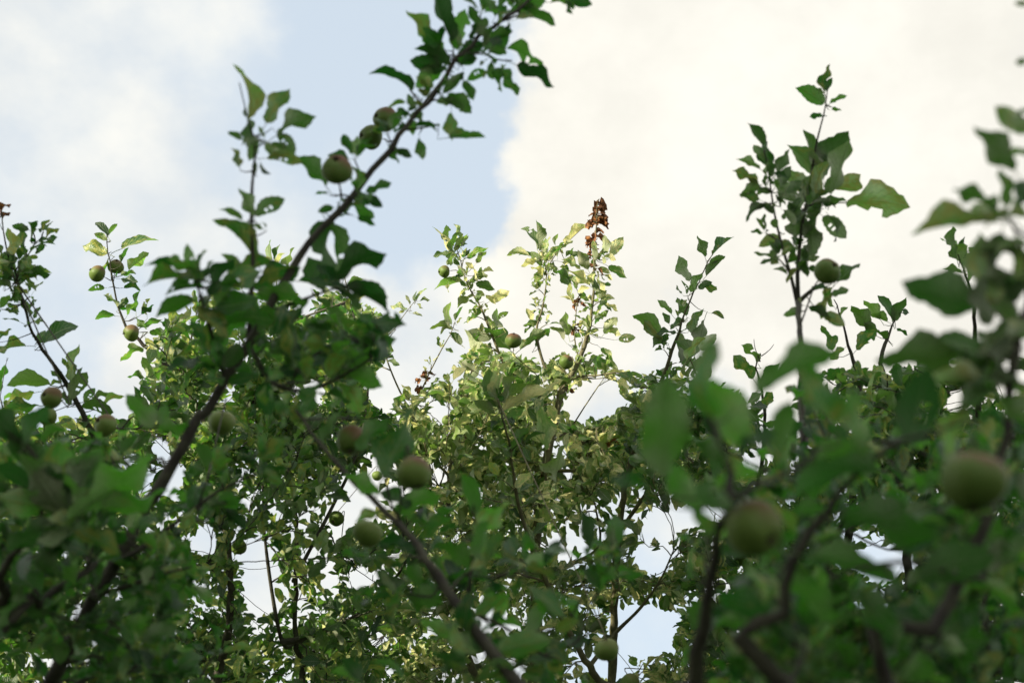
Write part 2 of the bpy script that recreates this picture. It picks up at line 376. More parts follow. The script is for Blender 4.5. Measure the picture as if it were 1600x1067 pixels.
# ------------------------------------------------------------------ tree builder
class Tree:
    def __init__(s, name, base, leafm, bark, label):
        s.root = link(name, None); s.root.location = base; s.base = Vector(base)
        tag(s.root, label, 'tree', 'apple trees of the orchard')
        s.leafm, s.bark = leafm, bark
        s.br = []        # branches: dict(V, F, name)
        s.sk = []        # skeleton: (point, radius, branch index, tangent)
        s.skn = []; s._np = None; s.helio = 0.0
        s.leaves = []    # (matrix, shape, material, branch, score)
    def branch(s, pts, rad, name='branch', sides=8, step=0.03, wob=0.0):
        if name == 'branch' and s.sk and s.nearest(pts[0])[0] != pts[0]:      # start on the wood it grows from
            q = s.nearest(pts[0])[0]
            if (q - pts[0]).length > .004: pts = [q] + list(pts); rad = [rad[0]] + list(rad)
        path, rr = smooth_path(pts, rad, step)
        if wob:
            for i in range(1, len(path) - 1):
                path[i] = path[i] + Vector(rng.normal(0, wob, 3))
        if max(rr) > 0.006:                                        # knots and swellings
            f = random.uniform(0, 9)
            rr = [r_ * (1 + 0.10 * math.sin(i * 0.9 + f) * math.sin(i * 0.37 + f)) for i, r_ in enumerate(rr)]
        b = dict(V=[], F=[], name=name); s.br.append(b); bi = len(s.br) - 1
        tube(b['V'], b['F'], path, rr, sides)
        for i, p in enumerate(path):
            t = (path[min(i + 1, len(path) - 1)] - path[max(i - 1, 0)]).normalized()
            s.sk.append((p, rr[i], bi, t)); s.skn.append((p.x, p.y, p.z, rr[i], bi))
        s._np = None
        return bi, path, rr
    def nearest(s, p, up_pen=0.0, min_r=0.0):
        if s._np is None: s._np = np.array(s.skn)
        K = s._np
        D = np.linalg.norm(K[:, :3] - np.array(p), axis=1)
        if up_pen: D = D + up_pen * np.maximum(0, K[:, 2] - p.z + 0.03)
        if min_r: D = D + 10.0 * (K[:, 3] < min_r)
        return s.sk[int(D.argmin())]
    def spur(s, bi, a, b, r0, r1, bend=0.2, sides=4):
        """thin twig from a to b, in the mesh of branch bi"""
        m = (a + b) / 2 + Vector((0, 0, -bend * (b - a).length)) * 0.5
        path, rr = smooth_path([a, m, b], [r0, (r0 + r1) / 2, r1], 0.012)
        tube(s.br[bi]['V'], s.br[bi]['F'], path, rr, sides)
    def put_leaf(s, base, axis, normal, L, bi, m=None, bonus=1.0, pick=None):
        m = m or s.leafm
        axis = axis.normalized(); side = normal.cross(axis)
        if side.length < 1e-4: side = axis.orthogonal()
        side.normalize(); n = axis.cross(side)
        M = Matrix((axis * L, side * L, n * L)).transposed().to_4x4(); M.translation = base
        x, y, d = proj(base + axis * L * 0.5)
        vis = (-40 < x < 1640 and -40 < y < 1107)
        k = random.randrange(len(SHAPES_DEAD) if m is LEAF_DEAD else len(SHAPES_HI))
        if pick and m is not LEAF_DEAD: k = random.choice(pick)
        s.leaves.append((M, k, m, bi, (L / d) * bonus if vis else 0.0))
    def node_leaf(s, node, tan, ang, L, bi, m=None, lift=0.15, check=True):
        """an ordinary leaf at a node of a twig"""
        a = tan.orthogonal().normalized(); b = tan.cross(a)
        o = a * math.cos(ang) + b * math.sin(ang)
        jit = Vector(rng.normal(0, 0.22, 3))
        ax = (o * 0.72 + tan * 0.5 + Vector((0, 0, lift)) + jit).normalized()
        base = node + ax * (0.30 * L)
        c = base + ax * L * 0.55
        if check:
            pad = max(0.0, 0.42 * L * FPX / max(.3, (c - CAM).dot(AX_F)) - 12)
            if is_open(c, pad=pad) or is_open(base + ax * L * 0.95, shrink=0.8, pad=pad * .5): return False
        up = Vector((0, 0, 1 - .6 * s.helio)) + tan * 0.35 + SUN_TO * (0.35 + .65 * s.helio) + Vector(rng.normal(0, 0.80, 3))
        s.put_leaf(base, ax, up, L, bi, m)
        return True
    def rosette(s, tip, tan, n, L, bi, m=None, check=True):
        a0 = random.uniform(0, 6.28)
        for i in range(n):
            s.node_leaf(tip, tan, a0 + i * 2.4, L * random.uniform(.6, 1.15), bi, m, lift=random.uniform(-.1, .3), check=check)
    def dress(s, bi, path, t0, gap, L, spur_every=0.0, m=None, check=True, tip=True):
        """leaves along a twig, now and then a spur with a rosette"""
        acc = 0.0; ang = random.uniform(0, 6.28); sacc = random.uniform(0, spur_every or 1)
        n = len(path)
        for i in range(int(t0 * n), n - 1):
            seg = (path[i + 1] - path[i]).length; acc += seg; sacc += seg
            tan = (path[i + 1] - path[i]).normalized()
            if acc > gap:
                acc = random.uniform(-.3, .3) * gap; ang += 2.4
                if random.random() < 0.9: s.node_leaf(path[i], tan, ang, L * random.uniform(.6, 1.15), bi, m, check=check)
            if spur_every and sacc > spur_every:
                sacc = random.uniform(-.3, .3) * spur_every; ang += 1.9
                a = tan.orthogonal().normalized(); b = tan.cross(a)
                d = (a * math.cos(ang) + b * math.sin(ang) + tan * 0.6 + Vector((0, 0, .35))).normalized()
                e = path[i] + d * random.uniform(.015, .07)
                if check and is_open(e): continue
                s.spur(bi, path[i], e, .0024, .0018, -0.2)
                s.rosette(e, d, random.randint(3, 6), L * 0.95, bi, m, check)
        if tip: s.rosette(path[-1], (path[-1] - path[-2]).normalized(), 4, L * 0.85, bi, m, check)
    def fill(s, targets, L, gap=0.021, spur_every=0.066, m=None, maxlen=0.75, t0=0.2, min_r=0.0022):
        """grow side branches towards points of the crown, nearest first"""
        todo = list(targets); guard = 0
        while todo and guard < 4 * len(targets):
            guard += 1; tipr = .0014
            ds = [(s.nearest(p, .5, min_r), p) for p in random.sample(todo, min(14, len(todo)))]
            (q, r0, pb, tq), p = min(ds, key=lambda e: (e[0][0] - e[1]).length)
            todo.remove(p)
            v = p - q; ln = v.length
            if ln < 0.05: continue
            if ln > maxlen:
                todo.append(p); p = q + v * (maxlen / ln) + Vector(rng.normal(0, .04, 3)); v = p - q; ln = v.length; tipr = .0030
            side = (tq * 0.5 + v.normalized()).normalized()
            m1 = q + side * ln * 0.35 + Vector((0, 0, -0.02 * ln)); m2 = q + v * 0.7 + Vector(rng.normal(0, .05 * ln, 3)) + Vector((0, 0, -.03 * ln))
            if sum(is_open(q + v * k) for k in (.3, .45, .6, .75, .9)) > 2: continue
            rb = max(tipr * 1.1, min(r0 * 0.85, 0.0026 + 0.006 * ln))
            bi, path, rr = s.branch([q, m1, m2, p], [rb, rb * .8, max(tipr, rb * .6), tipr], sides=5, step=0.022, wob=0.0012)
            s.dress(bi, path, t0, gap, L, spur_every, m)
    def traced(s, rows, d, L=None, m=None, dd=0.35, jit=0.0, extra=0.0):
        """leaves read off the photograph: base pixel, tip pixel, apparent width/length"""
        for row in rows:
            bx, by, tx, ty = row[:4]; wr = row[4] if len(row) > 4 else .45
            if s._np is None: s._np = np.array(s.skn)
            K = s._np; Q = K[:, :3] - np.array(CAM); dz = Q @ np.array(AX_F)
            ux = 800 + Q @ np.array(AX_R) / dz * FPX; uy = 533.5 - Q @ np.array(AX_U) / dz * FPX
            pd = np.hypot(ux - bx, uy - by) + 60 * np.abs(dz - d)
            dep = float(dz[int(pd.argmin())]) + random.uniform(-1, 1) * jit * .5
            B = P(bx, by, dep); Lp = math.hypot(tx - bx, ty - by) / FPX * dep
            T = P(tx, ty, dep + random.uniform(-dd, dd) * Lp)
            ax = (T - B); Ln = ax.length; ax.normalize()
            v = (CAM - B).normalized(); side = ax.cross(v).normalized(); n0 = side.cross(ax)
            roll = math.acos(max(0.25, min(0.97, wr / 0.62)))
            cand = []
            for sg in (-1, 1):
                for fl in (-1, 1):
                    n = (Matrix.Rotation(sg * roll, 3, ax) @ n0) * fl
                    cand.append((n.z + SUN_TO.dot(n) * 0.3 + random.uniform(-.5, .5), n))
            n = max(cand, key=lambda e: e[0])[1]
            mx_, my_ = (bx + tx) / 2, (by + ty) / 2
            if any((mx_ - fx) ** 2 + (my_ - fy) ** 2 < (fd * .55) ** 2 and dep < .062 * FPX / fd + .05 for fx, fy, fd in FRUITS): continue
            Ln *= 1.22; B = B - ax * (0.04 * Ln)
            flat = FLAT if wr > .46 else None
            foot = B - ax * (0.28 * Ln)
            q, r0, bi, tq = s.nearest(foot)
            s.put_leaf(B, ax, n, Ln, bi, m, bonus=1.6, pick=flat)
            if random.random() < extra:                            # a smaller leaf of the same cluster
                a2 = (ax * random.uniform(-.2, .6) + Vector(rng.normal(0, .7, 3))).normalized()
                s.put_leaf(foot + a2 * .2 * Ln, a2, Vector((0, 0, .6)) + Vector(rng.normal(0, .7, 3)), Ln * random.uniform(.45, .8), bi, m)
            gapd = (q - foot).length
            if gapd > 0.003: s.spur(bi, q, foot, min(.0018, r0), .0007, 0.25 if gapd < .08 else 0.1)
    def build(s, limit=300):
        order = sorted(range(len(s.leaves)), key=lambda i: -s.leaves[i][4] - (9 if s.leaves[i][2] is LEAF_DEAD else 0))
        own = set(order[:limit])
        T = Matrix.Translation(-s.base)
        bobj = []
        for b in s.br:
            me = mesh_from(b['name'], [p - s.base for p in b['V']], b['F'], s.bark)
            bobj.append(link(b['name'], me, s.root))
        rest = []
        for i, (M, k, m, bi, sc) in enumerate(s.leaves):
            if i in own:
                o = link('dead_leaf' if m is LEAF_DEAD else 'leaf', leaf_mesh(k, m), bobj[bi]); o.matrix_basis = T @ M
            elif m is not LEAF_DEAD: rest.append((T @ M, k, m))
        if rest:
            Vs, Fs, UVs, off = [], [], [], 0
            loops, starts, tot = [], [], []
            mats = list(dict.fromkeys(r_[2] for r_ in rest)); mi = []
            for M, k, m in rest:
                V, F, UV = SHAPES_LO[k]
                A = np.array(V); A = A @ np.array(M.to_3x3()).T + np.array(M.translation)
                Vs.append(A)
                for f in F:
                    starts.append(len(loops)); tot.append(len(f)); loops.extend(off + i for i in f); mi.append(mats.index(m))
                UVs.append(np.array(UV)); off += len(V)
            Vs = np.concatenate(Vs); UVs = np.concatenate(UVs)
            me = bpy.data.meshes.new('foliage')
            me.vertices.add(len(Vs)); me.vertices.foreach_set('co', Vs.astype(np.float32).ravel())
            me.loops.add(len(loops)); me.loops.foreach_set('vertex_index', np.array(loops, dtype=np.int32))
            me.polygons.add(len(starts)); me.polygons.foreach_set('loop_start', np.array(starts, dtype=np.int32))
            me.polygons.foreach_set('use_smooth', np.ones(len(starts), dtype=bool))
            me.update(calc_edges=True); me.validate()
            ul = me.uv_layers.new(name='UVMap'); ul.data.foreach_set('uv', UVs[np.array(loops)].astype(np.float32).ravel())
            for m in mats: me.materials.append(m)
            me.polygons.foreach_set('material_index', np.array(mi, dtype=np.int32))
            tag(link('foliage', me, s.root), kind='stuff')
        print('TREE', s.root.name, 'branches', len(s.br), 'leaves', len(s.leaves))

def px(pts, d0, d1=None):
    d1 = d0 if d1 is None else d1; n = max(1, len(pts) - 1)
    return [P(x, y, d0 + (d1 - d0) * i / n) for i, (x, y) in enumerate(pts)]
def taper(n, a, b): return [b + (a - b) * (1 - i / max(1, n - 1)) ** 1.5 for i in range(n)]
def region(n, x0, x1, y0, y1, d0, d1, margin=15):
    out = []; guard = 0
    while len(out) < n and guard < n * 30:
        guard += 1
        p = P(random.uniform(x0, x1), random.uniform(y0, y1), random.uniform(d0, d1))
        if not is_open(p, margin): out.append(p)
    return out

# ------------------------------------------------------------------ ground and an unseen building added to shade the near trees
gm = mesh_from('ground', [(-900, -900, 0), (900, -900, 0), (900, 900, 0), (-900, 900, 0)], [(0, 1, 2, 3)], GROUND, smooth=False)
tag(link('ground', gm), kind='structure')

def box(x0, x1, y0, y1, z0, z1):
    V = [(x, y, z) for x in (x0, x1) for y in (y0, y1) for z in (z0, z1)]
    F = [(0, 1, 3, 2), (4, 6, 7, 5), (0, 4, 5, 1), (2, 3, 7, 6), (0, 2, 6, 4), (1, 5, 7, 3)]
    return V, F
def boxobj(name, b, m, parent): return link(name, mesh_from(name, *b, m, smooth=False), parent)
shade_house = link('shade_house', None); shade_house.location = (-7.9, -6.9, 0); shade_house.rotation_euler = (0, 0, math.radians(32))
tag(shade_house, 'unseen two-storey building with a gable roof, added to shade the near trees', 'shade_house')
HX, HY = 3.5, 5.6        # half sizes
boxobj('wall', box(-HX, HX, -HY, HY, 0, 8.5), RENDER_WALL, shade_house)
V = [(-HX - .4, -HY - .3, 8.3), (HX + .4, -HY - .3, 8.3), (0, -HY - .3, 11.4), (-HX - .4, HY + .3, 8.3), (HX + .4, HY + .3, 8.3), (0, HY + .3, 11.4)]
V += [(x, y, z + .2) for x, y, z in V]
F = [(0, 3, 5, 2), (1, 2, 5, 4), (6, 8, 11, 9), (7, 10, 11, 8), (0, 6, 9, 3), (1, 4, 10, 7), (0, 2, 8, 6), (1, 7, 8, 2), (3, 9, 11, 5), (4, 5, 11, 10)]
rf = link('roof', mesh_from('roof', V, F, ROOF, smooth=False), shade_house)
G = [(-HX, HY - .01, 8.5), (HX, HY - .01, 8.5), (0, HY - .01, 11.2), (-HX, HY - .25, 8.5), (HX, HY - .25, 8.5), (0, HY - .25, 11.2)]
GF = [(0, 1, 2), (3, 5, 4), (0, 3, 4, 1), (1, 4, 5, 2), (2, 5, 3, 0)]
link('gable', mesh_from('gable', G, GF, RENDER_WALL, smooth=False), shade_house)
boxobj('chimney', box(-.4, .4, -3.4, -2.4, 10.2, 12.4), ROOF, rf)
for (yy, zz) in ((-3.2, 1.0), (0, 1.0), (3.2, 1.0), (-3.2, 4.2), (0, 4.2), (3.2, 4.2)):
    wn = boxobj('window', box(HX - .02, HX + .06, yy - .6, yy + .6, zz, zz + 1.5), FRAMEW, shade_house)
    boxobj('pane', box(HX + .03, HX + .075, yy - .52, yy - .03, zz + .08, zz + 1.42), PANE, wn)
    boxobj('pane', box(HX + .03, HX + .075, yy + .03, yy + .52, zz + .08, zz + 1.42), PANE, wn)

def trunk(t, top, r0=.11, r1=.075, lean=0.1):
    b = t.base
    mid = b.lerp(top, .5) + Vector((lean, -lean * .4, 0))
    return t.branch([b + Vector((0, 0, -.05)), b.lerp(mid, .5), mid, top], [r0 * 1.35, r0, (r0 + r1) / 2, r1], 'trunk', 12, 0.08)

# ================================================================== tree 1: the sunlit tree in focus
t1 = Tree('apple_tree', (0.35, 5.5, 0), LEAF_YELLOW_SUNLIT, BARK_OLIVE, 'sunlit apple tree with yellowing leaves and a shrivelled brown shoot at its top')
t1.helio = 1.0
f1 = Vector((.32, 5.45, 1.75)); trunk(t1, f1)
def limb(t, fork, pts, d0, d1, ra, rb, sides=8, wob=.002):
    pp = px(pts, d0, d1)
    if fork is not None: pp = [fork] + pp
    return t.branch(pp, taper(len(pp), ra, rb), 'branch', sides, .03, wob)
a1 = limb(t1, f1, [(838, 1100), (838, 980), (836, 870), (843, 780), (852, 730), (868, 650), (882, 608), (905, 562), (918, 520), (925, 480), (928, 430), (929, 390), (932, 350), (935, 312)], 5.9, 6.1, .03, .0022)
a2 = limb(t1, f1, [(955, 1100), (960, 950), (968, 820), (985, 730), (1010, 655), (1035, 590), (1055, 535), (1066, 503), (1078, 470), (1092, 442), (1113, 398)], 5.5, 5.2, .020, .0016)
a5 = limb(t1, f1, [(1000, 1130), (935, 1060), (890, 990), (858, 920), (826, 840), (806, 770), (798, 705), (786, 655), (778, 625)], 5.2, 4.6, .017, .003)
a6 = limb(t1, f1, [(760, 1100), (712, 950), (700, 800), (704, 720), (714, 660), (720, 620), (735, 585), (748, 560)], 6.0, 6.3, .02, .002)
a3 = t1.branch(px([(846, 760), (815, 660), (795, 590), (775, 540), (752, 482), (736, 455), (724, 428), (720, 408), (712, 385)], 6.0, 6.2), taper(9, .009, .0016), sides=6)
a4 = t1.branch(px([(875, 625), (850, 570), (838, 520), (846, 488), (851, 462), (854, 430), (850, 405), (846, 385)], 6.05, 6.3), taper(8, .008, .0018), sides=6)
a4b = t1.branch(px([(852, 425), (868, 398), (885, 380), (912, 355)], 6.2, 6.25), taper(4, .003, .0012), sides=5)
a7 = t1.branch(px([(705, 720), (640, 640), (600, 545), (616, 514), (636, 486), (650, 468)], 6.2, 6.7), taper(6, .006, .0012), sides=5)
a8 = t1.branch(px([(703, 745), (655, 690), (645, 650), (662, 602), (690, 546), (703, 524), (711, 503)], 6.0, 6.0), taper(7, .007, .0014), sides=5)
a9 = t1.branch(px([(868, 648), (876, 604), (905, 588), (930, 587), (962, 582)], 5.95, 5.8), taper(5, .007, .003), sides=6)
t1.branch(px([(905, 588), (925, 592), (948, 590)], 5.9, 5.85), taper(3, .003, .0018), sides=5)
t1.branch(px([(862, 690), (890, 670), (913, 636), (935, 603)], 6.0, 6.0), taper(4, .005, .0024), sides=5)
a10 = t1.branch(px([(905, 562), (898, 530), (900, 490), (903, 468), (907, 458)], 6.05, 6.15), taper(5, .004, .0014), sides=5)
a11 = t1.branch(px([(968, 830), (1030, 740), (1075, 660), (1090, 600), (1078, 560)], 5.4, 5.0), taper(5, .009, .0025), sides=6)
a12 = t1.branch(px([(852, 735), (905, 735), (960, 728), (1000, 745)], 5.85, 5.5), taper(4, .010, .004), sides=6)
a13 = t1.branch(px([(838, 900), (930, 860), (932, 800), (922, 770)], 5.7, 5.3), taper(4, .009, .002), sides=6)
a14 = t1.branch(px([(836, 880), (770, 860), (740, 800), (700, 760)], 5.9, 5.7), taper(4, .012, .004), sides=6)
a15 = t1.branch(px([(960, 990), (1000, 950), (1032, 905), (1052, 860)], 5.2, 5.0), taper(4, .009, .0025), sides=6)
t1.traced([(700, 390, 680, 357, .25), (705, 380, 697, 355, .4), (708, 392, 716, 365, .3), (712, 390, 728, 368, .4), (722, 385, 731, 371, .4), (700, 395, 680, 400, .4), (706, 390, 704, 412, .5), (733, 401, 760, 388, .35),
           (745, 410, 758, 395, .5), (728, 398, 728, 387, .4), (740, 420, 729, 411, .5), (750, 428, 769, 423, .3), (740, 435, 753, 432, .4), (720, 440, 682, 450, .35), (735, 441, 751, 433, .5), (745, 443, 770, 451, .55),
           (701, 444, 700, 456, .4), (728, 450, 724, 462, .5), (745, 455, 756, 461, .5), (767, 470, 792, 457, .55), (760, 462, 773, 473, .5), (740, 463, 717, 478, .35), (755, 475, 752, 486, .4), (718, 372, 711, 352, .4), (712, 398, 700, 412, .4)], 6.1, jit=.12, extra=.6)
t1.traced([(635, 483, 613, 478, .3), (640, 475, 634, 463, .4), (648, 470, 650, 456, .35), (652, 468, 665, 452, .25), (657, 470, 670, 468, .35), (652, 475, 660, 482, .4), (645, 490, 658, 494, .4), (632, 486, 624, 488, .5)], 6.7)
t1.traced([(705, 505, 702, 475, .4), (712, 500, 722, 482, .3), (705, 515, 675, 512, .35), (700, 512, 689, 520, .4), (715, 505, 721, 497, .4), (720, 537, 704, 521, .55)], 6.0)
t1.traced([(838, 388, 818, 357, .35), (842, 390, 838, 350, .35), (852, 390, 858, 372, .4), (868, 382, 870, 367, .4), (825, 400, 796, 398, .35), (835, 408, 817, 415, .5), (850, 425, 832, 418, .4), (848, 430, 835, 440, .6),
           (845, 415, 832, 395, .5), (855, 410, 860, 392, .4), (862, 400, 876, 384, .45), (865, 410, 870, 426, .5), (885, 400, 895, 389, .5), (890, 405, 905, 395, .5), (880, 410, 904, 418, .4), (875, 425, 890, 444, .5),
           (848, 440, 838, 450, .5), (845, 478, 857, 485, .35), (832, 500, 824, 484, .5), (838, 505, 820, 508, .5), (842, 470, 832, 466, .4), (885, 382, 914, 354, .3), (878, 388, 893, 378, .4), (858, 396, 852, 374, .4)], 6.2, jit=.12, extra=.6)
t1.traced([(948, 395, 945, 371, .5), (955, 397, 971, 374, .6), (945, 400, 961, 405, .5), (952, 417, 976, 432, .5), (930, 405, 925, 386, .5), (918, 420, 905, 395, .6), (905, 420, 880, 407, .4), (890, 440, 870, 425, .45), (900, 450, 891, 430, .5),
           (935, 420, 951, 425, .5), (928, 425, 921, 441, .55), (920, 445, 892, 425, .4), (945, 430, 956, 436, .5), (920, 450, 904, 455, .5), (940, 445, 953, 445, .5), (895, 467, 890, 445, .3), (890, 468, 876, 463, .3), (930, 460, 946, 455, .5),
           (920, 470, 909, 465, .5), (940, 470, 959, 465, .4), (945, 475, 963, 485, .4), (920, 480, 911, 486, .5), (935, 482, 947, 470, .5), (925, 412, 938, 398, .4), (916, 432, 902, 440, .45), (934, 438, 944, 452, .5), (933, 392, 926, 378, .5)], 6.05, jit=.1, extra=.7)
t1.traced([(888, 522, 884, 492, .5), (880, 530, 862, 512, .4), (945, 520, 962, 498, .6), (950, 515, 968, 522, .5), (968, 530, 990, 527, .6), (930, 505, 942, 492, .5), (915, 500, 905, 510, .5), (940, 545, 956, 560, .5), (795, 545, 762, 515, .45),
           (815, 545, 850, 520, .35), (838, 540, 856, 515, .4), (772, 525, 764, 498, .5), (785, 510, 775, 485, .4), (778, 500, 792, 488, .4), (766, 528, 736, 518, .6), (748, 560, 730, 520, .5)], 5.95, jit=.15)
t1.traced([(1101, 400, 1091, 373, .5), (1115, 397, 1142, 373, .3), (1105, 430, 1130, 405, .35), (1077, 437, 1062, 405, .5), (1092, 450, 1110, 442, .6), (1080, 455, 1095, 430, .5), (1073, 458, 1066, 440, .3), (1065, 458, 1058, 447, .3),
           (1048, 490, 1030, 472, .4), (1060, 490, 1058, 468, .4), (1072, 492, 1066, 470, .6), (1030, 525, 994, 492, .4), (1045, 505, 1037, 490, .55), (1080, 510, 1097, 485, .4), (1092, 532, 1085, 495, .45), (1100, 502, 1092, 541, .4),
           (1095, 545, 1116, 525, .7), (1055, 520, 1029, 521, .3), (1060, 520, 1071, 541, .5), (1045, 525, 1022, 540, .4), (1110, 412, 1130, 402, .4), (1068, 500, 1050, 512, .4), (1096, 595, 1062, 537, .45), (1075, 560, 1098, 530, .4)], 5.2, jit=.1, m=LEAF_SAGE, extra=.5)
t1.traced([(780, 632, 764, 584, .35), (785, 625, 792, 568, .3), (790, 628, 806, 588, .35), (793, 632, 832, 598, .3), (790, 640, 848, 612, .35), (778, 640, 752, 602, .4), (772, 645, 745, 628, .45), (792, 655, 815, 640, .6), (783, 665, 768, 650, .5),
           (800, 700, 822, 672, .4), (796, 712, 770, 690, .4), (806, 760, 828, 740, .5), (812, 790, 790, 770, .4), (852, 700, 846, 645, .45), (870, 750, 880, 700, .45)], 4.6, jit=.06)
for k in range(30):                                                # the shrivelled top
    u = random.random(); bx, by = 929 + 6 * u, 384 - 70 * u
    ang = random.uniform(0, 6.28)
    t1.traced([(bx + 2 * math.cos(ang), by + 2 * math.sin(ang), bx + (16 + 9 * (1 - abs(u - .5))) * math.cos(ang) * .8, by + 14 * math.sin(ang) + 6, .5)], 6.08, m=LEAF_DEAD)
for (cx, cy, k) in ((930, 398, 5), (928, 416, 3), (885, 600, 6), (905, 468, 5), (665, 590, 6), (660, 600, 4), (903, 512, 4), (873, 802, 3), (955, 690, 3)):
    for _ in range(k):
        x = cx + random.uniform(-8, 8); y = cy + random.uniform(-8, 8); an = random.uniform(0, 6.28)
        t1.traced([(x, y, x + 11 * math.cos(an), y + 9 * math.sin(an) + 4, .5)], 5.95, m=LEAF_DEAD)
t1.dress(a1[0], a1[1], .45, .022, .068, .07, tip=False); t1.dress(a2[0], a2[1], .4, .03, .068, .09, LEAF_MID)
def crowd(t, a, f0, f1, gap, L, m=None, spur=.05):
    n = len(a[1]); t.dress(a[0], a[1][int(n * f0):int(n * f1)], 0, gap, L, spur, m, check=False, tip=False)
crowd(t1, a1, .62, .90, .015, .058); crowd(t1, a3, .50, .98, .018, .048); crowd(t1, a4, .45, .99, .02, .05, spur=.06); crowd(t1, a4b, .1, .9, .03, .04, spur=.2)
crowd(t1, a2, .70, .90, .04, .05, LEAF_MID, .06); crowd(t1, a8, .6, .95, .03, .04, spur=.1); crowd(t1, a10, .3, .9, .03, .035, spur=.1)
for a in (a3, a4, a6, a8, a10, a11, a13, a14, a15): t1.dress(a[0], a[1], .25, .03, .058, .10)
t1.dress(a5[0], a5[1], .45, .05, .065, .16, LEAF_MID)
t1.fill(region(125, 610, 1010, 530, 780, 5.5, 6.7, 8), .076)
t1.fill(region(30, 980, 1175, 570, 780, 4.7, 5.6, 6), .072, m=LEAF_SAGE)
t1.fill(region(205, 600, 1160, 600, 1120, 5.0, 7.0), .078)
t1.fill(region(34, 480, 640, 440, 640, 6.0, 7.0, 30), .068)

# ================================================================== tree 2: behind the slanting limb, to its left
t4 = Tree('apple_tree', (-1.15, 5.0, 0), LEAF_MID, BARK_DARK, 'apple tree with paired blushed apples on upright shoots, behind the slanting limb')
f4 = Vector((-1.12, 4.95, 1.7)); trunk(t4, f4)
b1 = limb(t4, f4, [(190, 1100), (200, 1000), (215, 880), (190, 780), (160, 710), (128, 645), (105, 600), (84, 570), (66, 545), (52, 520), (41, 490), (30, 457), (24, 425), (40, 400), (56, 380), (68, 362)], 4.6, 4.0, .016, .0013)
b2 = limb(t4, f4, [(330, 1100), (360, 960), (350, 800), (330, 690), (300, 620), (278, 592), (250, 560), (226, 540), (208, 522), (192, 502), (184, 475), (177, 447), (173, 420), (170, 395), (167, 366)], 5.1, 5.1, .018, .0018)
b3 = limb(t4, f4, [(460, 1100), (462, 1000), (462, 900), (462, 800), (440, 700), (425, 620), (430, 560), (440, 500)], 5.1, 5.4, .014, .0025)
b4 = t4.branch(px([(462, 900), (520, 790), (560, 700), (575, 600), (560, 520), (545, 470)], 5.2, 5.6), taper(6, .008, .0025), sides=6)
b5 = t4.branch(px([(440, 1000), (415, 850), (408, 700), (395, 640)], 5.0, 4.9), taper(4, .008, .0025), sides=6)
b6 = t4.branch(px([(215, 880), (100, 800), (30, 720), (0, 620)], 4.7, 4.5), taper(4, .012, .002), sides=6)
b7 = t4.branch(px([(350, 800), (300, 700), (295, 600), (300, 520), (310, 480)], 5.2, 5.5), taper(5, .011, .002), sides=6)
b8 = t4.branch(px([(462, 1000), (560, 960), (620, 900), (650, 850)], 5.0, 5.2), taper(4, .012, .003), sides=6)
b9 = t4.branch(px([(440, 500), (432, 440), (428, 410)], 5.9, 6.1), taper(3, .004, .0015), sides=5)
b10 = t4.branch(px([(545, 470), (540, 440), (535, 420)], 5.8, 6.0), taper(3, .004, .0015), sides=5)
b11 = t4.branch(px([(25, 440), (15, 410), (5, 360), (2, 320)], 4.05, 4.1), taper(4, .004, .0015), sides=5)
t4.traced([(22, 396, 14, 362, .5), (30, 398, 30, 360, .35), (62, 378, 86, 372, .3), (72, 372, 90, 358, .3), (48, 370, 47, 350, .3), (68, 360, 76, 344, .4), (58, 396, 68, 384, .5), (45, 405, 58, 401, .5), (40, 430, 74, 428, .4), (55, 420, 71, 420, .5),
           (40, 445, 56, 453, .45), (10, 440, 20, 403, .5), (15, 450, -4, 440, .45), (20, 450, 30, 468, .5), (25, 450, 41, 459, .5), (12, 475, 28, 486, .5), (8, 485, 26, 490, .4), (0, 530, 16, 515, .45), (38, 541, -2, 546, .3), (71, 535, 116, 508, .42),
           (60, 533, 51, 526, .5), (30, 425, 42, 405, .4), (18, 430, 2, 415, .5), (30, 470, 42, 478, .45), (14, 462, 2, 478, .5), (35, 415, 52, 420, .5), (2, 395, -4, 380, .5), (6, 425, 12, 395, .5)], 4.05, jit=.06, extra=.5)
t4.traced([(76, 602, 17, 597, .36), (52, 614, 17, 625, .38), (58, 634, 8, 640, .32), (8, 572, 0, 606, .4), (110, 592, 122, 545, .3), (116, 588, 100, 563, .5), (112, 622, 132, 585, .55), (118, 602, 128, 578, .4), (133, 628, 146, 608, .5), (165, 630, 193, 618, .35),
           (130, 636, 173, 641, .42), (145, 622, 166, 614, .4), (80, 602, 93, 595, .4), (95, 598, 82, 580, .35), (100, 612, 110, 630, .5), (70, 660, 100, 690, .5), (30, 690, 5, 670, .5), (120, 700, 150, 720, .5), (190, 700, 200, 660, .4)], 4.0, jit=.06)
t4.traced([(167, 368, 152, 349, .4), (172, 365, 181, 351, .4), (166, 396, 134, 385, .55), (167, 374, 150, 366, .5), (193, 388, 241, 375, .3), (190, 409, 200, 390, .4), (203, 421, 228, 398, .42), (190, 430, 210, 427, .45), (190, 436, 212, 440, .4), (195, 450, 218, 451, .42),
           (162, 450, 140, 453, .5), (182, 479, 165, 462, .3), (186, 481, 197, 466, .65), (178, 494, 151, 496, .35), (213, 485, 217, 457, .3), (200, 491, 212, 474, .4), (222, 490, 238, 478, .5), (230, 490, 232, 468, .3), (222, 545, 192, 560, .42), (240, 592, 225, 562, .6),
           (224, 590, 202, 588, .45), (215, 500, 228, 512, .5), (225, 510, 250, 500, .4), (235, 520, 262, 522, .4), (240, 535, 278, 530, .5), (228, 530, 238, 555, .5)], 5.1, jit=.08, extra=.3)
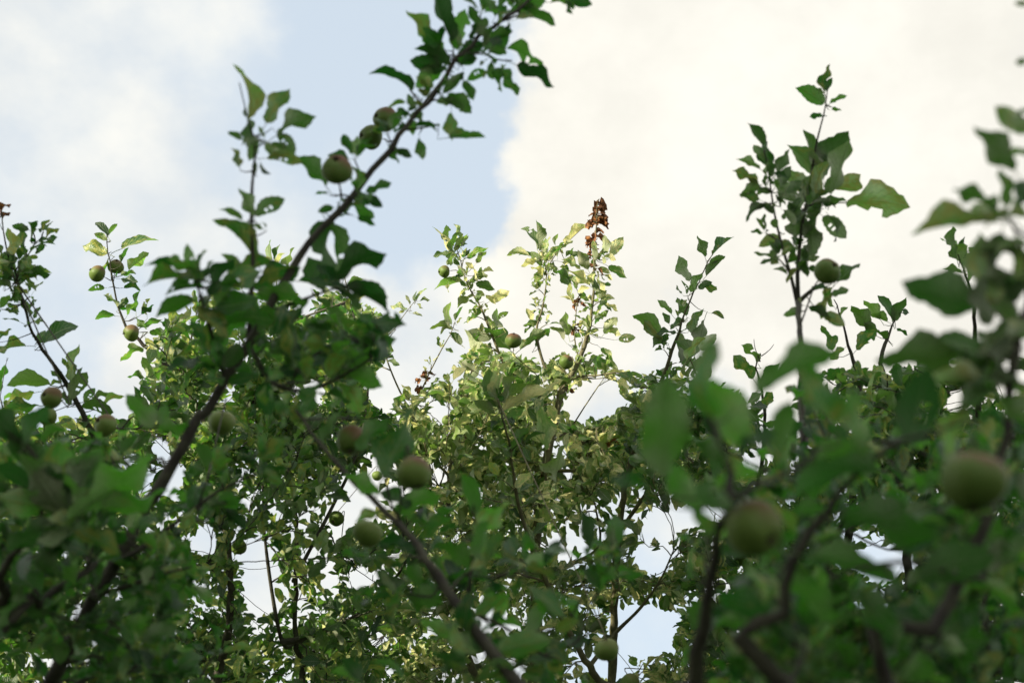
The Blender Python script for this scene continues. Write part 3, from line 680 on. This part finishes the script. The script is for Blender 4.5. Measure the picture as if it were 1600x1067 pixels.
t4.traced([(425, 405, 422, 378, .35), (430, 405, 436, 385, .4), (433, 412, 446, 395, .35), (452, 420, 457, 390, .3), (424, 412, 408, 402, .4), (530, 440, 520, 428, .4), (538, 428, 532, 410, .3), (545, 445, 565, 436, .35), (555, 470, 575, 455, .5), (520, 470, 508, 460, .4)], 6.0, m=LEAF_YELLOW_SUNLIT)
t4.traced([(2, 335, 14, 318, .3), (4, 345, 14, 332, .4)], 4.1, m=LEAF_DEAD)
for a, t0 in ((b1, .25), (b3, .3), (b4, .1), (b5, .2), (b6, .1), (b7, .2), (b8, .1), (b9, .1), (b10, .1)): t4.dress(a[0], a[1], t0, .024, .064, .065)
crowd(t4, b2, .70, .83, .03, .055); crowd(t4, b1, .86, .99, .025,   .055); crowd(t4, b11, .0, .4, .03, .05)
t4.dress(b2[0], b2[1][:int(len(b2[1]) * .8)], .3, .024, .064, .065)
t4.fill(region(105, 215, 620, 450, 720, 4.6, 6.2), .068)
t4.fill(region(250, -60, 640, 620, 1120, 4.3, 6.6), .073)

# ================================================================== tree 3: the long slanting limb
t2 = Tree('apple_tree', (-1.35, 2.35, 0), LEAF_SHADE, BARK_DARK, 'apple tree whose long dark limb slants up across the open sky')
f2 = Vector((-1.28, 2.38, 1.5)); trunk(t2, f2, .10, .07)
c1 = limb(t2, f2, [(40, 1120), (78, 1067), (130, 965), (165, 905), (215, 815), (258, 745), (300, 675), (322, 640), (352, 590), (388, 540), (415, 490), (450, 432), (485, 380), (520, 340), (548, 308), (580, 265), (612, 232), (640, 195), (668, 160), (700, 115), (735, 72), (770, 42), (808, 15), (850, -20), (890, -60)],
          2.55, 3.0, .0155, .0036)
c2 = t2.branch(px([(388, 540), (392, 470), (395, 400), (393, 340), (394, 290), (398, 245), (396, 215), (386, 180), (374, 130)], 2.75, 2.75), taper(9, .0065, .0012), sides=6)
c3 = t2.branch(px([(415, 490), (455, 475), (490, 462), (520, 452), (545, 447)], 2.78, 2.7), taper(5, .005, .002), sides=6)
c4 = limb(t2, f2, [(-40, 1010), (0, 905), (35, 850), (62, 825), (95, 800)], 2.4, 2.3, .013, .003)
c5 = t2.branch(px([(180, 880), (230, 850), (270, 820), (310, 790), (345, 765), (400, 740)], 2.6, 2.7), taper(6, .007, .0025), sides=6)
c6 = t2.branch(px([(150, 930), (200, 915), (260, 895), (300, 885)], 2.58, 2.5), taper(4, .006, .002), sides=6)
c7 = limb(t2, f2, [(0, 985), (60, 940), (110, 905), (150, 880)], 2.35, 2.5, .012, .006)
c8 = t2.branch(px([(352, 590), (330, 520), (315, 470), (305, 435)], 2.7, 2.6), taper(4, .006, .002), sides=6)
c9 = t2.branch(px([(388, 540), (430, 600), (480, 610), (530, 590), (580, 560)], 2.72, 2.6), taper(5, .006, .0025), sides=6)
c10 = t2.branch(px([(62, 825), (70, 760), (60, 720), (30, 680)], 2.3, 2.3), taper(4, .004, .0018), sides=6)
c11 = t2.branch(px([(548, 308), (535, 312), (532, 296)], 2.86, 2.86), taper(3, .0035, .002), sides=6)
c12 = t2.branch(px([(634, 203), (660, 200), (685, 196)], 2.92, 2.9), taper(3, .003, .0014), sides=5)
c13 = t2.branch(px([(663, 166), (648, 150), (640, 140)], 2.92, 2.9), taper(3, .003, .0014), sides=5)
c14 = t2.branch(px([(695, 120), (707, 95), (708, 80)], 2.95, 2.93), taper(3, .003, .0014), sides=5)
c15 = t2.branch(px([(740, 68), (770, 92), (800, 95)], 2.97, 2.95), taper(3, .003, .0014), sides=5)
c16 = t2.branch(px([(780, 35), (815, 22), (828, 20)], 2.98, 2.96), taper(3, .003, .0014), sides=5)
t2.traced([(678, 62, 640, 24, .45), (704, 62, 680, -8, .4), (720, 70, 724, 22, .5), (752, 52, 736, 15, .55), (692, 92, 664, 60, .5), (700, 100, 655, 78, .45), (692, 108, 648, 96, .55), (690, 100, 655, 132, .55), (676, 135, 654, 122, .6), (755, 70, 720, 82, .6),
           (790, 48, 778, 80, .6), (795, 78, 846, 106, .34), (810, 104, 858, 132, .42), (779, 112, 806, 144, .36), (768, 98, 770, 122, .8), (757, 112, 733, 124, .6), (722, 114, 715, 130, .5), (725, 128, 738, 153, .6), (702, 148, 733, 173, .55), (705, 178, 706, 214, .55),
           (822, 22, 863, 36, .32), (863, 5, 896, 10, .26), (800, 18, 846, 2, .55), (772, 12, 750, -4, .6), (640, 142, 584, 112, .28), (648, 168, 638, 150, .6), (632, 160, 608, 167, .35), (703, 216, 751, 216, .36), (656, 220, 660, 246, .7), (622, 234, 641, 244, .6),
           (608, 228, 621, 252, .5), (600, 232, 547, 231, .33), (665, 200, 686, 195, .36), (656, 172, 659, 191, .5), (640, 180, 628, 176, .5), (506, 288, 469, 250, .45), (558, 302, 554, 264, .4), (552, 322, 581, 338, .5), (560, 340, 584, 350, .5), (520, 325, 499, 330, .6),
           (508, 304, 494, 303, .4), (742, 88, 720, 100, .5), (735, 60, 752, 40, .5), (760, 60, 795, 52, .5), (712, 96, 742, 92, .6), (690, 70, 700, 40, .4), (668, 150, 655, 140, .6), (808, 30, 832, 24, .4), (775, 25, 792, -2, .4), (815, 0, 828, -24, .5), (560, 300, 575, 318, .5)], 2.92, jit=.05, extra=.55)
t2.traced([(520, 352, 503, 447, .42), (512, 356, 528, 420, .35), (528, 435, 594, 397, .45), (540, 450, 598, 461, .36), (395, 405, 343, 348, .32), (535, 462, 500, 420, .4), (540, 455, 560, 480, .5), (470, 440, 530, 452, .4), (500, 470, 530, 520, .45), (480, 470, 455, 500, .4),
           (545, 455, 600, 480, .3), (560, 520, 625, 505, .4), (555, 515, 600, 545, .45)], 2.68, jit=.05)
t2.traced([(395, 336, 376, 300, .5), (376, 343, 345, 328, .36), (401, 336, 439, 312, .52), (411, 358, 396, 352, .4), (386, 182, 372, 107, .26), (397, 222, 384, 176, .28), (418, 190, 447, 146, .52), (436, 210, 485, 183, .42), (435, 210, 459, 236, .55), (415, 225, 434, 247, .6),
           (420, 248, 467, 251, .38), (378, 218, 359, 207, .42), (373, 258, 364, 234, .42), (400, 270, 398, 254, .5), (412, 215, 404, 200, .4), (425, 225, 452, 240, .5), (394, 214, 380, 226, .4)], 2.75, jit=.03, m=LEAF_SAGE, extra=.4)
t2.traced([(312, 440, 232, 441, .24), (308, 432, 236, 413, .2), (312, 425, 268, 407, .3), (310, 425, 292, 387, .32), (315, 425, 320, 393, .24), (300, 470, 248, 492, .5), (320, 440, 330, 410, .3), (315, 450, 262, 458, .4), (330, 460, 360, 410, .4), (330, 455, 372, 440, .45),
           (345, 470, 400, 425, .45), (340, 480, 395, 470, .5), (350, 500, 420, 500, .5), (310, 480, 350, 520, .5), (360, 440, 420, 410, .4), (400, 450, 460, 420, .45), (405, 460, 470, 470, .45), (410, 480, 450, 520, .5), (380, 500, 340, 540, .5), (375, 430, 350, 400, .5),
           (238, 664, 203, 622, .9), (250, 670, 290, 665, .5), (420, 560, 470, 540, .45), (440, 580, 500, 560, .5), (470, 600, 450, 560, .5), (520, 590, 570, 560, .5), (540, 580, 590, 600, .5), (490, 610, 470, 650, .5), (530, 600, 560, 640, .5), (555, 560, 610, 530, .4)], 2.65, jit=.08, extra=.4)
t2.traced([(95, 800, 40, 720, .55), (100, 790, 90, 700, .55), (110, 790, 150, 710, .5), (100, 805, 190, 740, .5), (110, 810, 210, 790, .4), (90, 800, 10, 780, .5), (80, 820, 20, 860, .5), (60, 830, 90, 900, .5), (70, 740, 20, 690, .5), (40, 690, 70, 640, .5), (30, 690, -20, 640, .5), (150, 780, 230, 720, .5), (165, 800, 250, 770, .35),
           (60, 840, 130, 860, .5), (20, 880, 60, 930, .5), (45, 760, -10, 730, .5), (120, 830, 180, 860, .5), (110, 760, 60, 740, .5), (125, 790, 105, 745, .5)], 2.3, jit=.12, extra=.5)
crowd(t2, c1, .72, .98, .045, .05, spur=.07); crowd(t2, c2, .78, .93, .04, .04, spur=.09)
for a in (c5, c6, c7): t2.dress(a[0], a[1], .1, .03, .066, .09)
t2.dress(c9[0], c9[1], .1, .035, .066, .10); t2.dress(c8[0], c8[1], .1, .04, .07, .12)
t2.fill(region(40, -40, 340, 720, 1090, 2.4, 3.2), .060)
t2.fill(region(8, -60, 220, 700, 1000, 2.2, 2.6), .062)
t2.fill(region(9, 320, 600, 470, 620, 2.5, 2.85, 25), .066, spur_every=.12)

# ================================================================== tree 4: behind, on the right
t5 = Tree('apple_tree', (1.75, 5.3, 0), LEAF_MID, BARK_DARK, 'green apple tree in shade behind the large blurred leaves')
f5 = Vector((1.7, 5.25, 1.7)); trunk(t5, f5)
d1_ = limb(t5, f5, [(1300, 1100), (1320, 900), (1335, 740), (1345, 620), (1325, 540), (1312, 492), (1303, 468)], 4.9, 4.9, .025, .0016)
d2_ = limb(t5, f5, [(1420, 1100), (1420, 900), (1400, 700), (1378, 570), (1386, 530), (1394, 508), (1398, 492)], 5.0, 5.2, .025, .0018)
d3_ = limb(t5, f5, [(1550, 1100), (1540, 900), (1530, 700), (1525, 560), (1520, 470), (1505, 420), (1497, 398)], 4.6, 4.2, .022, .0018)
d4_ = limb(t5, f5, [(1180, 1100), (1190, 950), (1180, 800), (1195, 680), (1188, 600), (1182, 575), (1188, 552)], 5.3, 5.2, .02, .0018)
d5_ = limb(t5, f5, [(1650, 1000), (1640, 800), (1620, 650)], 4.6, 4.5, .02, .005)
t5.branch(px([(1188, 565), (1180, 545), (1178, 530)], 5.2), taper(3, .0022, .001), sides=5); t5.branch(px([(1190, 556), (1203, 546), (1209, 538)], 5.2), taper(3, .0022, .001), sides=5)
t5.traced([(1393, 500, 1376, 466, .27), (1397, 500, 1413, 469, .5), (1400, 492, 1419, 488, .4), (1385, 502, 1361, 492, .42), (1374, 498, 1353, 473, .5), (1358, 512, 1334, 482, .55), (1402, 514, 1416, 523, .4), (1384, 530, 1354, 508, .25), (1340, 545, 1366, 518, .55), (1310, 500, 1322, 482, .4), (1303, 478, 1296, 462, .4), (1300, 545, 1286, 512, .5), (1318, 545, 1300, 560, .5)], 5.1)
t5.traced([(1500, 410, 1475, 374, .25), (1495, 402, 1490, 361, .35), (1510, 402, 1506, 374, .35), (1502, 426, 1477, 421, .45), (1508, 415, 1520, 388, .4), (1515, 440, 1530, 415, .4)], 4.2)
t5.traced([(1182, 565, 1162, 540, .4), (1175, 590, 1150, 560, .5), (1190, 600, 1215, 570, .4)], 5.2)
for a in (d1_, d2_, d3_, d4_, d5_): t5.dress(a[0], a[1][:int(len(a[1]) * .85)], .3, .035, .062, .10, tip=False)
t5.fill(region(200, 1090, 1680, 570, 1120, 4.2, 6.3), .074)
t5.fill(region(28, 1280, 1500, 560, 720, 3.8, 5.0), .072)

# ================================================================== tree 5: close by on the right
t3 = Tree('apple_tree', (1.25, 1.95, 0), LEAF_SHADE, BARK_DARK, 'shaded apple tree with big blurred leaves and two large russet-topped apples')
f3 = Vector((1.2, 1.95, 1.35)); trunk(t3, f3, .09, .06)
e1 = limb(t3, f3, [(1330, 1080), (1290, 900), (1262, 740), (1253, 640), (1251, 560), (1249, 500), (1246, 470)], 2.6, 3.45, .013, .006)
e1a = t3.branch(px([(1249, 490), (1236, 432), (1222, 385), (1211, 338), (1205, 300), (1200, 262), (1193, 235)], 3.45), taper(7, .005, .0014), sides=6)
e1b = t3.branch(px([(1248, 480), (1246, 430), (1250, 380), (1255, 342), (1262, 318), (1280, 313), (1292, 312)], 3.45, 3.5), taper(7, .006, .0024), sides=6)
e1c = t3.branch(px([(1260, 322), (1268, 270), (1277, 218), (1287, 180), (1292, 150), (1294, 130)], 3.55, 3.6), taper(6, .004, .001), sides=6)
e1d = t3.branch(px([(1250, 470), (1270, 452), (1288, 448)], 3.45), taper(3, .006, .0035), sides=6)
e2 = limb(t3, f3, [(1420, 1250), (1160, 1230), (950, 1200), (850, 1110), (790, 1040), (745, 985), (700, 925), (665, 872), (640, 838), (600, 795), (560, 755), (520, 715), (485, 672), (462, 640)], 2.05, 2.55, .0175, .003)
e3 = limb(t3, f3, [(1150, 1200), (1088, 1067), (1100, 980), (1108, 900), (1122, 830), (1140, 780), (1130, 700), (1100, 640)], 1.6, 1.4, .014, .003)
e4 = limb(t3, f3, [(1250, 1100), (1225, 960), (1240, 880), (1290, 800), (1340, 740), (1400, 690)], 1.55, 1.5, .012, .003)
e5 = limb(t3, f3, [(1390, 1067), (1460, 985), (1500, 900), (1545, 800), (1575, 640), (1590, 520), (1615, 420), (1640, 300), (1650, 200), (1655, 80), (1640, 0)], 1.55, 1.75, .011, .0022)
e6 = t3.branch(px([(640, 838), (612, 790), (600, 735)], 2.55, 2.5), taper(3, .004, .0018), sides=6)
e7 = t3.branch(px([(720, 955), (735, 900), (742, 840), (740, 790)], 2.5, 2.45), taper(4, .005, .0022), sides=6)
e8 = t3.branch(px([(1140, 780), (1180, 760), (1230, 740), (1280, 700)], 1.42, 1.5), taper(4, .005, .002), sides=6)
e9 = t3.branch(px([(1500, 900), (1440, 880), (1380, 880), (1300, 900)], 1.55, 1.5), taper(4, .006, .002), sides=6)
t3.traced([(1192, 225, 1171, 195, .48), (1192, 250, 1180, 228, .5), (1205, 262, 1194, 224, .5), (1215, 267, 1231, 238, .55), (1186, 264, 1155, 251, .38), (1181, 286, 1149, 269, .48), (1186, 290, 1160, 302, .5), (1206, 300, 1189, 296, .6), (1277, 276, 1237, 231, .52), (1280, 276, 1257, 214, .45),
           (1285, 273, 1319, 212, .52), (1300, 300, 1323, 231, .38), (1263, 300, 1232, 270, .55), (1275, 286, 1259, 312, .5), (1220, 290, 1232, 264, .55), (1240, 312, 1214, 284, .6), (1280, 302, 1291, 254, .45), (1327, 317, 1409, 320, .5), (1290, 318, 1319, 312, .42), (1288, 340, 1319, 368, .6),
           (1262, 350, 1269, 397, .55), (1257, 342, 1244, 387, .45), (1196, 322, 1167, 343, .38), (1185, 312, 1159, 304, .5), (1190, 320, 1209, 331, .5), (1216, 370, 1189, 383, .65), (1215, 410, 1183, 395, .36), (1280, 330, 1261, 339, .6), (1240, 335, 1256, 352, .5), (1262, 390, 1262, 427, .4),
           (1310, 440, 1339, 415, .42), (1300, 452, 1285, 492, .42), (1300, 460, 1323, 454, .5), (1252, 486, 1227, 491, .65), (1290, 490, 1317, 506, .7), (1265, 480, 1291, 490, .5), (1230, 300, 1250, 285, .55), (1250, 310, 1238, 330, .55), (1270, 312, 1292, 300, .5), (1225, 330, 1242, 348, .5),
           (1246, 420, 1232, 440, .4), (1215, 300, 1226, 318, .5), (1268, 300, 1250, 280, .5)], 3.48, jit=.06, m=LEAF_SAGE, extra=.9)
t3.traced([(1286, 160, 1249, 140, .68), (1289, 142, 1295, 106, .32), (1291, 142, 1298, 124, .5), (1298, 162, 1320, 152, .42), (1300, 172, 1313, 172, .45), (1285, 182, 1267, 183, .55)], 3.6)
t3.traced([(1543, 348, 1440, 362, .38), (1603, 338, 1548, 342, .32), (1602, 384, 1555, 398, .4), (1604, 205, 1562, 172, .62), (1582, 264, 1530, 208, .52), (1608, 246, 1572, 240, .42), (1606, 96, 1589, 97, .7), (1606, 8, 1588, 5, .5), (1537, 482, 1427, 446, .5), (1556, 470, 1534, 378, .5), (1545, 505, 1533, 440, .5),
           (1564, 368, 1550, 442, .5), (1512, 556, 1388, 562, .34), (1590, 400, 1530, 390, .45), (1570, 470, 1610, 430, .5), (1560, 540, 1610, 510, .5), (1550, 560, 1500, 600, .5), (1570, 600, 1620, 640, .5), (1585, 470, 1560, 420, .5), (1590, 500, 1545, 470, .5), (1580, 540, 1530, 520, .5), (1600, 560, 1570, 500, .45), (1590, 600, 1540, 590, .5), (1605, 440, 1580, 380, .5), (1560, 600, 1500, 640, .5), (1600, 660, 1560, 620, .5), (1540, 560, 1470, 530, .4), (1530, 600, 1450, 600, .45), (1580, 430, 1530, 440, .5)], 1.72, jit=.05, m=LEAF_SAGE)
t3.traced([(1040, 738, 1038, 608, .62), (1120, 645, 1112, 538, .4), (1165, 690, 1105, 600, .6), (1190, 615, 1292, 556, .38), (1300, 660, 1258, 580, .5), (1425, 690, 1445, 588, .75), (1365, 742, 1238, 772, .36), (1318, 815, 1455, 838, .42), (1490, 815, 1415, 855, .6), (1268, 872, 1388, 912, .36), (1095, 795, 1052, 735, .65),
           (1120, 762, 1180, 735, .5), (1112, 835, 1088, 800, .5), (1008, 765, 955, 748, .4), (1222, 705, 1232, 635, .5), (1485, 705, 1505, 640, .5), (1130, 720, 1090, 690, .6), (1160, 700, 1210, 680, .5), (1140, 790, 1090, 760, .6), (1300, 800, 1240, 800, .4), (1440, 900, 1540, 870, .5), (1480, 800, 1560, 830, .5),
           (1350, 690, 1330, 620, .5), (1280, 720, 1350, 700, .4), (1230, 900, 1290, 960, .5), (1200, 960, 1130, 930, .5), (1340, 930, 1400, 990, .5)], 1.42, jit=.06, dd=.25)
t3.traced([(600, 740, 640, 650, .45), (620, 800, 680, 775, .5), (640, 790, 600, 770, .5), (600, 800, 560, 815, .4), (740, 800, 720, 740, .45), (742, 830, 790, 790, .5), (735, 880, 690, 850, .5), (660, 860, 600, 850, .4), (700, 910, 760, 900, .45), (560, 700, 600, 660, .5), (505, 690, 530, 650, .45), (480, 660, 440, 640, .4),
           (620, 730, 680, 690, .5), (740, 850, 780, 870, .5), (745, 960, 790, 930, .5), (690, 940, 640, 930, .5), (780, 1020, 850, 1000, .5), (470, 650, 500, 600, .4), (590, 770, 545, 745, .5), (660, 840, 700, 810, .5), (800, 1040, 750, 1060, .5)], 2.5, jit=.08)
crowd(t3, e5, .62, .99, .07, .06, LEAF_SAGE, .16); crowd(t3, e1a, .25, .98, .035, .045, LEAF_SAGE, .08); crowd(t3, e1b, .3, 1.0, .026, .058, LEAF_SAGE, .06); crowd(t3, e1c, .75, .95, .03, .028, spur=.3)
t3.fill(region(58, 1150, 1660, 860, 1120, 1.6, 2.8), .066, gap=.03)
t3.fill(region(20, 1240, 1640, 640, 880, 1.8, 3.0), .066, gap=.035, spur_every=.12)
t3.fill(region(12, 1080, 1300, 590, 900, 2.0, 3.0), .07, gap=.035, spur_every=.12)
t3.fill(region(14, 560, 980, 830, 1100, 2.2, 2.9), .068, gap=.04, spur_every=.13)

# ------------------------------------------------------------------ apples
def apple_shape(seg=28, rings=18, seed=0):
    r = random.Random(seed); V, F = [], []
    ph = r.uniform(0, 6.28)
    prof = []
    for i in range(rings + 1):
        a = math.pi * i / rings
        rad = math.sin(a) * (1 + 0.06 * math.cos(a)); z = math.cos(a) * 0.90
        z -= 0.34 * math.exp(-(rad / 0.20) ** 2) * (1 if a < 1.5 else 0); z += 0.20 * math.exp(-(rad / 0.20) ** 2) * (1 if a > 1.6 else 0)
        prof.append((rad, z))
    for i, (rad, z) in enumerate(prof):
        for s in range(seg):
            an = 2 * math.pi * s / seg
            k = 1 + 0.022 * math.cos(5 * an + ph) * (1.2 - z) + 0.045 * math.cos(an + ph) + 0.02 * math.cos(2 * an - ph)
            V.append((rad * k * math.cos(an), rad * k * math.sin(an), z * (1 + .07 * math.cos(an - ph))))
    for i in range(rings):
        for s in range(seg):
            s2 = (s + 1) % seg
            F.append((i * seg + s, (i + 1) * seg + s, (i + 1) * seg + s2, i * seg + s2))
    return V, F
FRUIT = [mesh_from('fruit', *apple_shape(seed=k), APPLE) for k in range(4)]
CV, CF = [], []
for k in range(5):                                                 # dried sepals in the eye
    an = k * 1.2566; o = Vector((math.cos(an), math.sin(an), 0)); s = Vector((-math.sin(an), math.cos(an), 0)); n0 = len(CV)
    CV += [o * .05 + s * .07 + Vector((0, 0, -.68)), o * .05 - s * .07 + Vector((0, 0, -.68)), o * .15 - s * .05 + Vector((0, 0, -.86)), o * .15 + s * .05 + Vector((0, 0, -.86)), o * .10 + Vector((0, 0, -1.02)), o * .02 + Vector((0, 0, -.70))]
    CF += [(n0, n0 + 1, n0 + 2, n0 + 3), (n0 + 3, n0 + 2, n0 + 4), (n0, n0 + 3, n0 + 5), (n0 + 1, n0 + 5, n0 + 2), (n0 + 2, n0 + 5, n0 + 4), (n0 + 3, n0 + 4, n0 + 5)]
CALYX_ME = mesh_from('calyx', CV, CF, CALYX, smooth=False)
SV, SF = [], []
tube(SV, SF, [Vector((0, 0, .5)), Vector((.01, 0, .75)), Vector((.03, .01, 1.0)), Vector((.05, .03, 1.22))], [.05, .035, .035, .055], 6)
STALK_ME = mesh_from('stalk', SV, SF, STALK)

def apple(t, x, y, dpx, label, axis=None, blush=1.0, group=None, R=None, d=None):
    """dpx: apparent diameter in photo pixels; its depth follows from a usual size of about 6 cm"""
    R = R or random.uniform(.029, .032)
    dep = d or 2 * R * FPX / dpx
    R = dpx * dep / FPX / 2
    c = P(x, y, dep)
    q, r0, bi, tq = t.nearest(c, 0.0, .0014)
    if axis: ax = (AX_R * axis[0] + AX_U * axis[1] - AX_F * axis[2]).normalized()
    else: ax = (Vector((0, 0, 1.0)) + (q - c).normalized() * 0.7 + Vector(rng.normal(0, .25, 3))).normalized()
    o = link('apple', None); o.location = c
    o.rotation_euler = (ax.to_track_quat('Z', 'Y')).to_euler(); o.scale = (R, R, R)
    tag(o, label, 'apple', group)
    fr = link('fruit', random.choice(FRUIT), o)
    bw = (Vector((0.35, -0.25, 0.9)) + Vector(rng.normal(0, .18, 3))).normalized()
    bl = ax.to_track_quat('Z', 'Y').inverted() @ bw
    fr['blush'] = [bl.x, bl.y, bl.z]; fr['blush_amount'] = float(blush)
    link('stalk', STALK_ME, o); link('calyx', CALYX_ME, o)
    e = c + ax * R * 1.2
    if (q - e).length > .004:
        out = e + ax * min(.02, (q - e).length * .4)
        path, rr = smooth_path([q, (q + out) / 2, out, e], [min(.0026, r0), .002, .0018, .0016], .012)
        tube(t.br[bi]['V'], t.br[bi]['F'], path, rr, 5)

apple(t2, 527, 265, 49, 'dusky red apple sitting upright on the slanting limb, its eye showing', (.05, -.75, -.65), 1.0)
apple(t2, 602, 186, 40, 'upper of two touching green apples on the slanting limb, with a red cheek', (.75, -.2, -.5), .9)
apple(t2, 580, 214, 40, 'lower of two touching green apples on the slanting limb, greener one', (.85, -.1, -.4), .25)
apple(t2, 346, 660, 42, 'green apple hanging close against the thick part of the slanting limb', None, .3)
apple(t4, 152, 427, 27, 'apple with a pinkish cheek, outer one of the pair on the upright shoot', (.8, -.45, -.2), .75, d=5.05)
apple(t4, 181, 417, 25, 'apple against the stem, inner one of the pair on the upright shoot', (-.2, -.9, -.2), .7, d=5.15)
apple(t4, 205, 520, 27, 'single apple with a dark eye at the foot of the upright shoot', (.9, .05, -.45), .8, d=5.0)
apple(t4, 81, 621, 35, 'blushed apple above a smaller green one, beside a long arched leaf', (.6, -.35, -.7), .8)
apple(t4, 74, 650, 30, 'small green apple tucked right under a blushed apple', None, .1, d=4.1)
apple(t4, 165, 664, 37, 'blushed apple under a brown-tipped leaf on the thin stem', (.6, -.5, -.5), .85)
apple(t4, 301, 574, 17, 'small green apple on a dark twig just below the upright shoot', None, .2)
apple(t4, 425, 553, 16, 'tiny green apple hidden in leaves at the fork of the slanting limb', None, .2)
apple(t4, 374, 855, 25, 'round green apple hanging beside the tall gap of sky', None, .15)
apple(t4, 526, 810, 25, 'plain green apple hanging below two large red-cheeked apples', None, .1)
apple(t4, 589, 743, 17, 'little green apple hanging in the gap between two large red-cheeked apples', None, .1)
apple(t4, 510, 752, 20, 'small reddish apple half hidden in leaves behind the dark crossing limb', None, 1.0)
apple(t4, 634, 867, 20, 'upper brownish apple of a small pair behind the dark crossing limb', None, .7)
apple(t4, 625, 886, 18, 'lower green apple of a small pair behind the dark crossing limb', None, .1)
apple(t4, 570, 930, 18, 'small green apple in leaves just below the small pair of apples', None, .2)
apple(t4, 518, 1031, 22, 'dull green apple low in the leaves, below all others of its tree', None, .2)
apple(t1, 694, 424, 20, 'sunlit yellow-green apple standing out alone against the sky', (.9, .1, -.3), .55, d=6.1)
apple(t1, 803, 532, 26, 'sunlit apple with an orange-red top resting among yellow leaves', (0, -.92, -.3), .95, d=5.6)
apple(t1, 885, 565, 23, 'sunlit apple half yellow and half dull red beside the main stem', (-.5, -.3, -.7), .8, d=5.85)
apple(t1, 868, 590, 18, 'shaded brownish apple just behind curled brown leaves', None, .9, d=6.1)
apple(t1, 699, 657, 18, 'small pale green apple on a thin olive stem beside brown curled leaves', None, .2)
apple(t1, 970, 660, 14, 'tiny pale green apple beside the pale olive limb and a sky gap', None, .2, d=5.6)
apple(t1, 690, 793, 21, 'pale apple with a rusty eye near a yellow-green shoot', (0, .3, -.9), .5)
apple(t1, 948, 1015, 39, 'bright green apple hanging in front of the low gap of pale sky', (-.2, .95, -.1), .3, d=3.6)
apple(t1, 985, 1066, 30, 'apple just below the bright green one by the low gap of sky', None, .3, d=4.6)
apple(t3, 551, 688, 51, 'apple green on one side and russet on the other above the dark crossing limb', (.1, .5, -.5), .85)
apple(t3, 648, 740, 56, 'large russet-cheeked apple behind a dark leaf above the crossing limb', (-.2, .6, -.4), 1.0)
apple(t3, 574, 833, 46, 'green apple with a bluish sheen below the dark crossing limb', (.5, .8, 0), .1)
apple(t3, 1294, 424, 42, 'green apple with a red rim on the tall upright shoot', (-.35, -.5, -.75), .65)
apple(t3, 1181, 826, 92, 'large blurred apple, green with a russet crown and dark eye', (-.45, .35, -.8), .8)
apple(t3, 1521, 752, 106, 'largest blurred apple with a tan-brown crown among dark leaves', (.1, .9, -.3), 1.0)
apple(t5, 1125, 915, 20, 'upper of two small lime-green apples beside the blurred dark stem', None, .05, 'lime-green apple pair')
apple(t5, 1127, 937, 19, 'lower of two small lime-green apples beside the blurred dark stem', None, .05, 'lime-green apple pair')
apple(t5, 1157, 872, 23, 'yellow-green apple peeping out under the large blurred apple', None, .2)
apple(t5, 1139, 787, 20, 'lime-green apple peeping out above the large blurred apple', None, .05)

for t in (t1, t4, t2, t5, t3): t.build()
